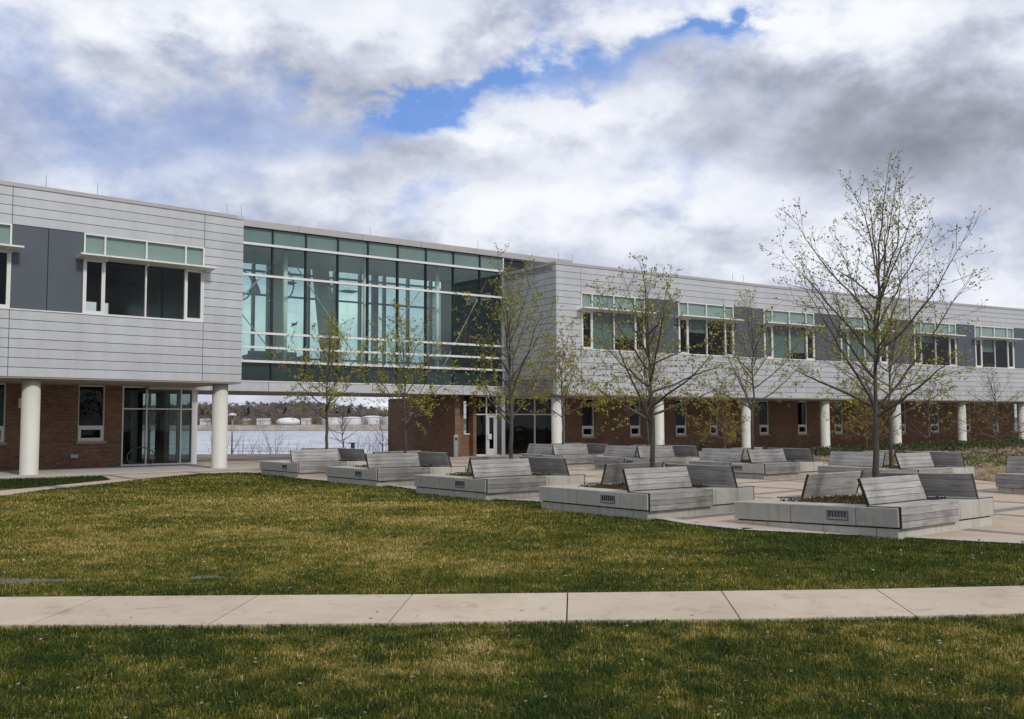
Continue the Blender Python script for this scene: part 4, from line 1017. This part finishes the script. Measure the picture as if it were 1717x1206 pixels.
ptree(8, 97, 'thin budding tree in the far planter, just right of the first column', 6.2, .32, 1.7, ln=3, ls=.065, r0=.05, px=943, leafm='leaf2')
BG = 'small brown twigged trees along the brick colonnade'
for k, (px, Y, Ht, sp, lab, ln) in enumerate([(1213, 48, 3.9, 1.6, 'small brown twigged tree before the brick wall left of the third column', 2), (1450, 54, 4.6, 1.9, 'small yellow leaved tree before the brick wall left of the tallest tree', 3),
        (1555, 56, 4.4, 1.9, 'small bare brown tree in the hedge bed between two right columns', 0), (1668, 52, 5.0, 2.3, 'wide brown twigged tree in the mulch bed near the right edge', 1)]):
    tree('crabapple_tree', ((px-CX)/F*Y, Y, 0), 300+k, lab, 'tree', BG, Ht, .20, sp, ln, .055, .07, 'bark2', 'leaf2', flat=.8, low=0)
# ------------------------------------------------------------ shrubs, bank plants
def stalks(name, px, Y, n, h, lab, cat, group, mat, sp=.5, zb=0.0, curve=.5, seed=0, rad=.008):
    rg = random.Random(seed); x = (px-CX)/F*Y; o = empty(name, (x, Y, zb), 0, lab, cat, group); m_ = MB()
    for k in range(n):
        a = rg.random()*6.28; r_ = sp*rg.random(); p0 = Vector((r_*.4*math.cos(a), r_*.4*math.sin(a), 0)); hh = h*rg.uniform(.6, 1.1); pts = [p0]
        for q in range(1, 6):
            t = q/5; pts.append(p0 + Vector((math.cos(a)*r_*t+math.cos(a)*curve*h*t*t*rg.uniform(.2, .6), math.sin(a)*r_*t+math.sin(a)*curve*h*t*t*.4, hh*t*(1-.25*t*curve))))
        m_.tube(pts, [rad*(1-.15*q) for q in range(6)], 3, cap=False)
        if rg.random() < .8:
            b = pts[3]; m_.tube([b, b+Vector((rg.gauss(0, .2)*h, rg.gauss(0, .1)*h, .22*h))], [rad*.6, rad*.2], 3, cap=False)
    m_.build('stems', M[mat], o); return o
for k, (px, Y, n, h, sp, ds) in enumerate([(1003, 47, 26, 1.1, .7, 'by the brick wall under the first slit window'), (1040, 47, 22, 1.0, .6, 'by the brick wall just left of the second column'), (1128, 48, 50, 1.35, .9, 'by the brick wall just right of the second column'), (1152, 48.5, 26, 1.2, .5, 'smallest, by the brick wall under the third slit window')]):
    stalks('twiggy_shrub', px, Y, n, h, 'reddish leafless shrub ' + ds, 'shrub', 'leafless shrubs along the right wing', 'bark2', sp, seed=50+k)
rgs = random.Random(5)
BL = ['beside the lamp post', 'just right of the lamp post', 'left of the leftmost planter bench', 'behind the leftmost planter bench back', 'behind the dark bench back', 'right of the leftmost planter tree', 'right of the small forked tree', 'near the brick wall edge', 'touching the brick wall edge']
for k, px in enumerate([372, 405, 436, 462, 484, 530, 600, 622, 643]):
    Y = 61+rgs.random()*3; stalks('bank_shrub', px, Y, 16, 2.0+rgs.random(), 'bare twiggy shrub on the river bank ' + BL[k], 'shrub', 'bare shrubs on the river bank', 'bark', .9, zb=terr(-10, Y)-.1, curve=.35, seed=80+k, rad=.012)
tree('bank_tree', ((576-CX)/F*61.5, 61.5, -.6), 401, 'small bare forked tree on the river bank right of the leftmost planter tree', 'tree', 'bare trees on the river bank', 3.6, .35, 1.3, 0, .03, .05, 'bark2', dens=.8)
tree('bank_tree', ((642-CX)/F*62.5, 62.5, -.8), 402, 'slim bare tree on the river bank beside the brick wall edge', 'tree', 'bare trees on the river bank', 3.8, .35, 1.1, 0, .03, .04, 'bark2', dens=.7)
# lamp post
x = (390-CX)/F*63; o = empty('street_lamp', (x, 63, -1.1), 0, 'slim pale lamp post with dome head on the river bank under the bridge', 'street lamp')
m_ = MB(); m_.tube([(0, 0, 0), (0, 0, 3.45)], .05, 10); m_.build('pole', M['metal'], o, smooth=True)
m_ = MB(); m_.lathe((0, 0, 3.45), [(.06, 0), (.28, .06), (.27, .14), (.12, .22), (.02, .24)], 18); m_.build('lamp_head', M['white'], o, smooth=True)
# a small stand on the bank
x = (592-CX)/F*60; o = empty('info_stand', (x, 60, 0), 0, 'small dark lectern style stand at the river edge right of the forked tree', 'sign'); m_ = MB(); m_.box(-.12, .12, -.04, .04, -.2, .62); m_.build('post', M['grille'], o); m_ = MB(); m_.box(-.30, .18, -.12, .12, .62, .68); m_.build('board', M['grille'], o)
# overhead cables over the river
for k, (yl, yr, lab) in enumerate([(671.5, 683, 'uppermost thin cable over the river, just under the bridge soffit'), (695.8, 695, 'dark cable crossing the far wooded shore'), (719.5, 720.5, 'lowest cable, along the far waterline')]):
    a, b = Vector(), Vector(); Yc = 90.0
    zl = H+(711.0-yl)*Yc/F; zr = H+(710.0-yr)*Yc/F; pts = []
    for t in np.linspace(0, 1, 13): pts.append(((300-CX)/F*Yc*1.0*(1-t)+(700-CX)/F*Yc*t, Yc, zl*(1-t)+zr*t-.25*4*t*(1-t)*.3))
    m_ = MB(); m_.tube([( -60, Yc, zl+.1)]+pts+[(20, Yc, zr+.1)], .018 if k else .012, 5); m_.build('overhead_cable', M['cable'], label=lab, cat='cable', group='cables over the river')

# ------------------------------------------------------------ far shore
m_ = MB(); 
for k in range(120):
    x0 = -900+k*15; m_.hexa([(x0, 738, -4), (x0+15.5, 738, -4), (x0+15.5, 753, -4), (x0, 753, -4), (x0, 744+rgs.random(), .7+rgs.random()*.8), (x0+15.5, 744+rgs.random(), .7+rgs.random()*.8), (x0+15.5, 753, 1.2), (x0, 753, 1.2)])
m_.build('far_embankment', M['riprap'], kind='structure')
def far_wood(name, n, x0, x1, y0, y1, hmin, hmax, mat, lab, seed, width=.5, tris=90, gx=None):
    rs = np.random.default_rng(seed); X = rs.uniform(x0, x1, n); Y = rs.uniform(y0, y1, n); Hh = rs.uniform(hmin, hmax, n)
    if gx is not None: Hh = Hh*gx(X)
    Vv = []
    for x, y, h in zip(X, Y, Hh):
        zb = terr(x, y); t = rs.random(tris); a = rs.uniform(0, 6.283, tris); r_ = width*h*.5*np.sqrt(rs.random(tris))*np.sin(np.pi*np.clip(t*.85+.12, 0, 1))
        px_ = x+r_*np.cos(a); py_ = y+r_*np.sin(a); pz = zb+h*(.12+.88*t); s1 = h*.045*(.5+rs.random(tris))
        d = np.stack([rs.normal(0, .5, tris)+np.cos(a)*.4, rs.normal(0, .4, tris), .9+0*a], 1); s2 = s1*2.6
        p = np.stack([px_, py_, pz], 1); e = np.stack([s1*.7, 0*s1, s1*rs.normal(0, .5, tris)], 1)
        Vv.append(np.stack([p-e, p+e, p+d*s2[:, None]], 1).reshape(-1, 3))
        Vv.append(np.array([[x-.25, y, zb-1], [x+.25, y, zb-1], [x, y, zb+h*.8]]))
    v = np.concatenate(Vv); npmesh(name, v, np.arange(len(v)).reshape(-1, 3), mat, label=lab, cat='woodland', kind='stuff')
gxf = lambda X: np.where(X < -190, 1.0, np.interp(X, [-190, -130, 0], [1.0, .70, .6]))
far_wood('far_woodland', 620, -340, -60, 800, 960, 9, 14.5, M['farwood'], 'grey brown leafless wood on the hills across the river', 1, .75, 130, gxf)
far_wood('far_shore_brush', 70, -340, -60, 754, 757, 3, 6.5, pmat('shore_brush', (.20, .165, .13), .95, 0, .3, .05), 'thin leafless brush on the far bank in front of the white tanks', 5, .9, 26)
far_wood('far_thicket', 220, -340, -60, 770, 800, 5, 9, pmat('far_brush', (.15, .115, .085), .95, 0, .3, .05), 'pale brown leafless brush along the far river shore', 2, 1.0, 90)
rs_ = np.random.default_rng(9)
pn_ = [(-300, 820), (-268, 800), (-262, 812), (-221, 805), (-196, 830), (-159, 800), (-150, 822), (-137, 806), (-246, 840)]
PL_ = ['behind the lamp post', 'standing out above the wood right of the lamp post', 'next to the dark conifer right of the lamp post', 'above the white dome', 'right above the white dome', 'left of the planter tree trunk', 'behind the planter tree trunk', 'right of the planter tree trunk', 'between the lamp post and the white dome']
for k, (x, y) in enumerate(pn_):
    zb = terr(x, y); h = 12+3.5*rs_.random(); o = empty('conifer', (x, y, zb), 0, 'dark far conifer ' + PL_[k], 'tree', 'dark conifers on the far shore')
    t = rs_.random(500); a = rs_.random(500)*6.28; r_ = (1-t)*h*.22*np.sqrt(rs_.random(500)); p = np.stack([r_*np.cos(a), r_*np.sin(a), h*(.15+.85*t)], 1)
    v, f = leafcloud(500, lambda n: p, .9, rs_, -.4); npmesh('crown', v, f, M['farever'], o)
    m_ = MB(); m_.tube([(0, 0, -1), (0, 0, h*.9)], [.35, .05], 6); m_.build('trunk', M['bark2'], o)
# white dome and sheds
def farx(px, Y): return (px-CX)/F*Y
o = empty('storage_dome', (farx(483.5, 762), 762, 1.4), 0, 'wide white domed storage tank on the far river shore', 'tank'); r_ = 9.3
m_ = MB(); m_.lathe((0, 0, 0), [(r_, 0), (r_, 2.2), (r_*.96, 3.6), (r_*.82, 4.4), (r_*.6, 5.1), (r_*.3, 5.5), (.1, 5.6)], 32); m_.build('shell', M['tank'], o, smooth=True)
for k, (p0, p1, hh) in enumerate([(540, 577, 5.6), (573, 609, 6.2), (606, 643, 7.0), (640, 692, 6.6)]):
    xa, xb = farx(p0, 765), farx(p1, 765); o = empty('storage_tank', ((xa+xb)/2, 765, 1.4), 0, ['low white tank left of the tree trunk, smallest of the row', 'white tank right of the planter tree trunk', 'tallest white tank left of the brick wall edge', 'white tank cut off by the brick wall edge'][k], 'tank', 'white storage tanks on the far shore'); rr = (xb-xa)/2
    m_ = MB(); m_.lathe((0, 0, 0), [(rr, 0), (rr, hh*.82), (rr*.98, hh*.84), (rr*.5, hh*.97), (.1, hh)], 28); m_.build('shell', M['tank'], o)
    m_ = MB(); m_.lathe((0, 0, hh*.8), [(rr+.15, 0), (rr+.15, .25)], 28); m_.build('rim', M['metal'], o)
for k, (px, Y, zz_, w_, lab) in enumerate([(345, 775, 3.4, 7, 'pale far house left of the lamp post'), (415, 780, 3.6, 6, 'pale far house right of the lamp post, roof catching light'), (443, 770, 1.6, 10, 'long low pale boat shed left of the white dome'), (444, 850, 9.0, 7, 'gabled far house among the trees above the boat shed'), (514, 772, 1.8, 7, 'low pale hut between the dome and the white tanks'), (568, 845, 8, 6, 'small pale roofed house in the far wood above the tanks')]):
    x = farx(px, Y); o = empty('far_house', (x, Y, terr(x, Y)), 0, lab, 'house', 'houses on the far shore'); zb = 0
    m_ = MB(); m_.box(-w_/2, w_/2, -3, 3, -2, 3.2); m_.build('wall', M['tank'] if k % 2 == 0 else M['sill'], o)
    m_ = MB(); m_.hexa([(-w_/2-.4, -3.4, 3.2), (w_/2+.4, -3.4, 3.2), (w_/2+.4, 3.4, 3.2), (-w_/2-.4, 3.4, 3.2), (-w_/2-.4, -.1, 5.2), (w_/2+.4, -.1, 5.2), (w_/2+.4, .1, 5.2), (-w_/2-.4, .1, 5.2)]); m_.build('roof', M['cap'], o)

# ------------------------------------------------------------ planting bed at the right
bedp = [at(1318, 766), at(1400, 776), at(1545, 798), at(1640, 806), at(1672, 808), at(1717, 815)]
fe = [(p.x, p.y) for p in bedp] + [(24, 30), (40, 36)]
fx_ = np.array([p[0] for p in fe]); fy_ = np.array([p[1] for p in fe])
o2 = offset_pts(1.0); bx = np.array([p.x for p in o2]); by = np.array([p.y for p in o2])
def bed_z(x, y):
    f0 = np.interp(x, fx_, fy_); b0 = np.interp(x, bx, by); t = (y-f0)/max(.5, (b0-f0)); e = min(1, max(0, min(t, 1-t)*7)); up_ = min(1, max(0, (x-17)/14))
    return .01 + e*(.08 + .38*up_*t) + .05*e*mnoise.noise(Vector((x*1.3, y*1.3, 0)))
vv = []; nxb, nyb = 90, 40
for j in range(nyb+1):
    for i in range(nxb+1):
        x = 13.6+(38-13.6)*i/nxb; f0 = np.interp(x, fx_, fy_); b0 = np.interp(x, bx, by); y = f0+(b0-f0)*j/nyb; vv.append((x, y, bed_z(x, y) if 0 < j < nyb else -.01))
ii = np.arange((nxb+1)*(nyb+1)).reshape(nyb+1, nxb+1)
M['mulch'] = pmat('mulch', (.24, .165, .11), .95, 0, .5, 5, .6, 25, col2=(.06, .04, .03))
npmesh('planting_bed', np.array(vv), np.stack([ii[:-1, :-1].ravel(), ii[:-1, 1:].ravel(), ii[1:, 1:].ravel(), ii[1:, :-1].ravel()], 1), M['mulch'], kind='structure')
rsb = np.random.default_rng(21)
def bed_scatter(n, t0, t1, xr, thr, seed):
    out = []; 
    while len(out) < n:
        x = rsb.uniform(*xr); t = rsb.uniform(t0, t1); f0 = np.interp(x, fx_, fy_); b0 = np.interp(x, bx, by); y = f0+(b0-f0)*t
        if mnoise.noise(Vector((x*.7+seed, y*.7, 0))) > thr: out.append((x, y, bed_z(x, y)))
    return np.array(out)
def blades(P_, hgt, wid, lean, rs, dry, name, mat, **kw):
    """grass like blades at points P_ ; quads bent once -> 2 quads"""
    n = len(P_); a = rs.random(n)*6.283; h = hgt*(.55+.75*rs.random(n)); ln = lean*rs.normal(0, 1, n); wv = np.stack([np.cos(a), np.sin(a), 0*a], 1)*(wid*.5); ld = np.stack([-np.sin(a), np.cos(a), 0*a], 1)
    mid = P_+ld*(ln*h*.35)[:, None]; mid[:, 2] += h*.6; tip = P_+ld*(ln*h*1.0)[:, None]; tip[:, 2] += h*(1-.25*np.abs(ln))
    v = np.stack([P_-wv, P_+wv, mid+wv*.75, tip, mid-wv*.75], 1).reshape(-1, 3)
    b = np.arange(n)*5; f1 = np.stack([b, b+1, b+2, b+4], 1); 
    # use quads + quads (last one degenerate-free: mid-right, tip, mid-left as tri -> build as quad with tip split)
    f2 = np.stack([b+4, b+2, b+3], 1)
    me = bpy.data.meshes.new(name); me.vertices.add(len(v)); me.vertices.foreach_set('co', v.astype(np.float32).ravel())
    lt = np.concatenate([np.full(n, 4), np.full(n, 3)]).astype(np.int32); li = np.concatenate([f1.ravel(), f2.ravel()]).astype(np.int32)
    me.loops.add(len(li)); me.loops.foreach_set('vertex_index', li); me.polygons.add(2*n)
    me.polygons.foreach_set('loop_start', np.concatenate([[0], np.cumsum(lt)[:-1]]).astype(np.int32)); me.polygons.foreach_set('loop_total', lt)
    at_ = me.attributes.new('dry', 'FLOAT', 'POINT'); at_.data.foreach_set('value', np.repeat(dry, 5).astype(np.float32))
    me.update(calc_edges=True); me.materials.append(mat); o = bpy.data.objects.new(name, me); COL.objects.link(o); return tag(o, **kw)
P_ = bed_scatter(16000, .66, .97, (14, 38), -.35, 3); v, f = leafcloud(len(P_), lambda n: P_+np.stack([0*P_[:, 0], 0*P_[:, 0], rsb.random(len(P_))*.30], 1), .09, rsb, .5); npmesh('hedge', v, f, M['hedge'], label='low dark green hedge along the front of the white colonnade', cat='hedge', kind='stuff')
P_ = bed_scatter(9000, .22, .50, (16.5, 38), -.05, 9); v, f = leafcloud(len(P_), lambda n: P_+np.stack([0*P_[:, 0], 0*P_[:, 0], rsb.random(len(P_))*.16], 1), .08, rsb, .8)
M['fresh'] = leafmat('fresh_green', (.04, .065, .014), (.07, .12, .025), (.12, .17, .04)); npmesh('green_groundcover', v, f, M['fresh'], label='fresh green ground cover strip across the mulch bed at right', cat='ground cover', kind='stuff')
cl = bed_scatter(420, .0, .62, (14, 34), -.6, 15); P_ = np.repeat(cl, 60, 0); P_[:, :2] += rsb.normal(0, .10, (len(P_), 2))
blades(P_, .17, .012, .9, rsb, rsb.random(len(P_)), 'straw_tussocks', M['straw'], label='flattened straw coloured ornamental grass tussocks in the bed right of the planters', cat='grass', kind='stuff')
cl = bed_scatter(300, .35, .75, (15, 36), -.3, 31); P_ = np.repeat(cl, 30, 0); P_[:, :2] += rsb.normal(0, .10, (len(P_), 2))
M['rust'] = leafmat('rust_stems', (.07, .035, .025), (.14, .07, .045), (.22, .12, .08)); blades(P_, .15, .014, .8, rsb, rsb.random(len(P_)), 'rust_brown_perennials', M['rust'], label='cut back rust brown perennials in the middle of the bed', cat='plants', kind='stuff')

# ------------------------------------------------------------ lawn grass
planter_frames = []
for (i, x, y, lab, yw, four, tl) in PLN[:5]: planter_frames.append((x, y, yw))
def dryness(X, Y):
    """patches of winter-dry turf: shape of its own"""
    out = np.empty(len(X))
    for k in range(len(X)):
        x, y = X[k], Y[k]
        n1 = mnoise.noise(Vector((x*.42, y*.5, 1.3))); n2_ = mnoise.noise(Vector((x*1.5, y*1.7, 5.1))); n3_ = mnoise.noise(Vector((x*5, y*5, 9.1)))
        d = (.31 if y < 10 else .40)+.30*n1+(.36 if y < 10 else .26)*n2_+(.44 if y < 10 else .26)*n3_
        if y > 10.4:
            e = lawn_top(x)-y
            d += .20*math.exp(-((x+5)/9)**2-((y-20)/7)**2) + .10*math.exp(-((x+3)/6)**2-((y-13)/2.2)**2)
            if e < 2.6: d -= .34*(1-e/2.6)*(1 if x < 3 else .6)
            d -= .16*math.exp(-((x-5)/3.2)**2-((y-12.5)/2.2)**2)
        out[k] = d
    return out
def in_puddle(X, Y):
    r = np.zeros(len(X), bool)
    for (cx_, cy_, a_, b_) in PUD: r |= ((X-cx_)/a_)**2+((Y-cy_)/b_)**2 < 1
    return r
PUD = []
for (px, py, a_, b_) in ((40, 972, .62, .15), (350, 966.5, .20, .09), (322, 977, .10, .03)):
    p = at(px, py); PUD.append((p.x, p.y, a_, b_))
mb = MB()
for (cx_, cy_, a_, b_) in PUD:
    rr = random.Random(int(cx_*100)); pts = []
    for k in range(28):
        t = 2*math.pi*k/28; q = 1+.28*math.sin(3*t+cx_)+.15*rr.uniform(-1, 1); pts.append((cx_+a_*1.25*q*math.cos(t), cy_+b_*1.4*q*math.sin(t), -.012))
    mb.poly(pts)
mb.build('puddle', M['puddle'], kind='structure')
def scatter(xr, yr, dens, rs):
    n = int((xr[1]-xr[0])*(yr[1]-yr[0])*dens); X = rs.uniform(*xr, n); Y = rs.uniform(*yr, n); return X, Y
def keep_view(X, Y, m_=3.2): return np.abs(X) < Y*.545+m_
def make_grass(zones, name, lab, seed, off=0.0):
    rs = np.random.default_rng(seed); Pall = []; Hs = []; Ws = []; Dr = []
    for (xr, yr, dn, hh, ww, rule) in zones:
        X, Y = scatter(xr, yr, dn, rs); k = keep_view(X, Y) & rule(X, Y); X, Y = X[k], Y[k]
        k = ~(in_puddle(X, Y) & (rs.random(len(X)) < .80)); X, Y = X[k], Y[k]
        for (sx, sy, yw) in planter_frames:
            dx_, dy_ = X-sx, Y-sy; a = dx_*math.cos(yw)+dy_*math.sin(yw); b = -dx_*math.sin(yw)+dy_*math.cos(yw); k = ~((a > .03) & (a < LP-.03) & (b > .03) & (b < LP)); X, Y = X[k], Y[k]
        cell = .05 if yr[0] < 11 else .12
        gxk = np.round(X/cell).astype(int); gyk = np.round(Y/cell).astype(int); key = gxk*100003+gyk; uq, inv = np.unique(key, return_inverse=True)
        fx0 = np.zeros(len(uq)); fy0 = np.zeros(len(uq)); fx0[inv] = gxk*cell; fy0[inv] = gyk*cell
        d = dryness(fx0, fy0)[inv] + rs.normal(0, .20 if yr[0] < 10 else .13, len(X)); q_ = rs.random(len(X)); d = d + .5*(q_ < .08) - .4*(q_ > .86)
        Pall.append(np.column_stack([X, Y, np.full(len(X), -.028)])); Hs.append(np.full(len(X), hh)*(1.0-.25*np.clip(d, 0, 1))); Ws.append(np.full(len(X), ww)); Dr.append(np.clip(d, 0, 1))
    P0 = np.concatenate(Pall); h = np.concatenate(Hs)[:]; wd_ = np.concatenate(Ws)[:, None]; dr = np.concatenate(Dr)
    return blades(P0, h, wd_, .85, rs, dr, name, M['grass'], label=lab, cat='grass', kind='stuff')
edge_n = lambda X, k: .016*np.sin(X*9+k)+.012*np.sin(X*23+2*k)+.012*np.sin(X*51+k)
below = lambda X, Y: Y < plo(X)+.005+edge_n(X, 1)
above = lambda X, Y: (Y > phi(X)-.0+edge_n(X, 3)) & (Y < lawn_top(X)-.02)
make_grass([((-8, 8), (5.2, 7.5), 9500, .058, .0050, below), ((-8, 8), (7.5, 9.8), 7000, .054, .0056, below)], 'front_lawn_grass', 'patchy green and straw coloured grass between the camera and the concrete path', 3)
make_grass([((-10, 11), (10.3, 13), 4300, .052, .0065, above), ((-12, 13), (13, 17), 2600, .052, .0085, above), ((-11, 10), (17, 22), 1300, .055, .012, above), ((-14, 4), (22, 29), 620, .06, .018, above), ((-22, 0), (29, 39), 330, .065, .028, above)], 'lawn_grass', 'patchy green and yellow grass between the path and the plaza', 4)
wx = [p.x for p in wedge]; wy = [p.y for p in wedge]
def in_poly(X, Y):
    r = np.zeros(len(X), bool); n = len(wx); j = n-1
    for i in range(n):
        c = ((wy[i] > Y) != (wy[j] > Y)) & (X < (wx[j]-wx[i])*(Y-wy[i])/(wy[j]-wy[i]+1e-12)+wx[i]); r ^= c; j = i
    return r
make_grass([((-24, -12), (28, 38), 500, .10, .022, in_poly)], 'wedge_lawn_grass', 'narrow tongue of green grass between the left building apron and its walk', 5)
# fallen leaves and litter on the lawn
rl = random.Random(12); m_ = MB()
for k in range(520):
    if k < 230: y = rl.uniform(5.9, 9.0)
    else: y = rl.uniform(10.6, 17)
    x = rl.uniform(-y*.54, y*.54)
    if y > lawn_top(x)-.1 or (plo(x)-.05 < y < phi(x)+.05): continue
    s0 = rl.uniform(.010, .024)*(1 if y < 10 else 1.3); a = rl.random()*6.28; c, s1 = math.cos(a)*s0, math.sin(a)*s0; z = rl.uniform(.004, .026)
    m_.poly([(x-c, y-s1, z), (x+s1*.6, y-c*.6, z+rl.uniform(0, .012)), (x+c*1.2, y+s1*1.2, z+.004), (x-s1*.5, y+c*.5, z+rl.uniform(0, .014))])
M['litter'] = leafmat('fallen_leaf', (.16, .075, .04), (.33, .27, .20), (.58, .53, .47)); m_.build('fallen_leaves', M['litter'], label='scattered dry leaves and scraps lying in the grass', cat='leaves', kind='stuff')
m_ = MB()
for (px, py) in ((622, 1037), (190+30, 1036), (700, 1033), (875, 1024), (1160, 1032), (632, 1026), (1300, 1015)):
    p = at(px, py, .015); a = rl.random()*3; s0 = rl.uniform(.015, .028); c, s1 = math.cos(a)*s0, math.sin(a)*s0
    m_.poly([(p.x-c, p.y-s1, .014), (p.x+s1*.25, p.y-c*.25, .02), (p.x+c, p.y+s1, .016), (p.x-s1*.3, p.y+c*.3, .022)])
m_.build('path_leaves', M['rust'], label='a few dry leaf scraps lying on the concrete path', cat='leaves', kind='stuff')
# crumpled can
p = at(799, 833.5, .03); o = empty('crumpled_can', (p.x, p.y, .035), .5, 'crumpled white and blue drink can in the grass by the middle front planter', 'can')
m_ = MB(); m_.tube([(-.10, 0, 0), (-.05, .01, .012), (0, -.008, 0), (.05, .006, .01), (.10, 0, 0)], [.034, .046, .038, .048, .034], 12); m_.build('can_body', M['tank'], o, smooth=True)
m_ = MB(); m_.tube([(-.045, .008, .011), (-.01, -.004, .004)], [.0475, .0425], 12, cap=False); m_.build('blue_band', pmat('can_blue', (.04, .09, .35), .4), o)
# bike racks
for k, (px, rr_, lab) in enumerate([(212, .50, 'left hoop bicycle rack before the dark storefront'), (236, .50, 'right hoop bicycle rack before the dark storefront')]):
    base = at(px, 783+(1-k)*-3, .02); o = empty('bike_rack', (base.x, base.y, .02), 0, lab, 'bike rack', 'hoop bicycle racks')
    m_ = MB(); pts = [(math.cos(t)*.56, .1*math.cos(t), .42+.42*math.sin(t)) for t in np.linspace(R(-48), R(228), 30)]; m_.tube(pts, .024, 8); m_.build('hoop', M['rack'], o, smooth=True)
    m_ = MB(); m_.lathe((math.cos(R(-48))*.56, .065, 0), [(.07, .0), (.07, .015)], 12); m_.lathe((math.cos(R(228))*.56, -.065, 0), [(.07, .0), (.07, .015)], 12); m_.build('base_plate', M['rack'], o)
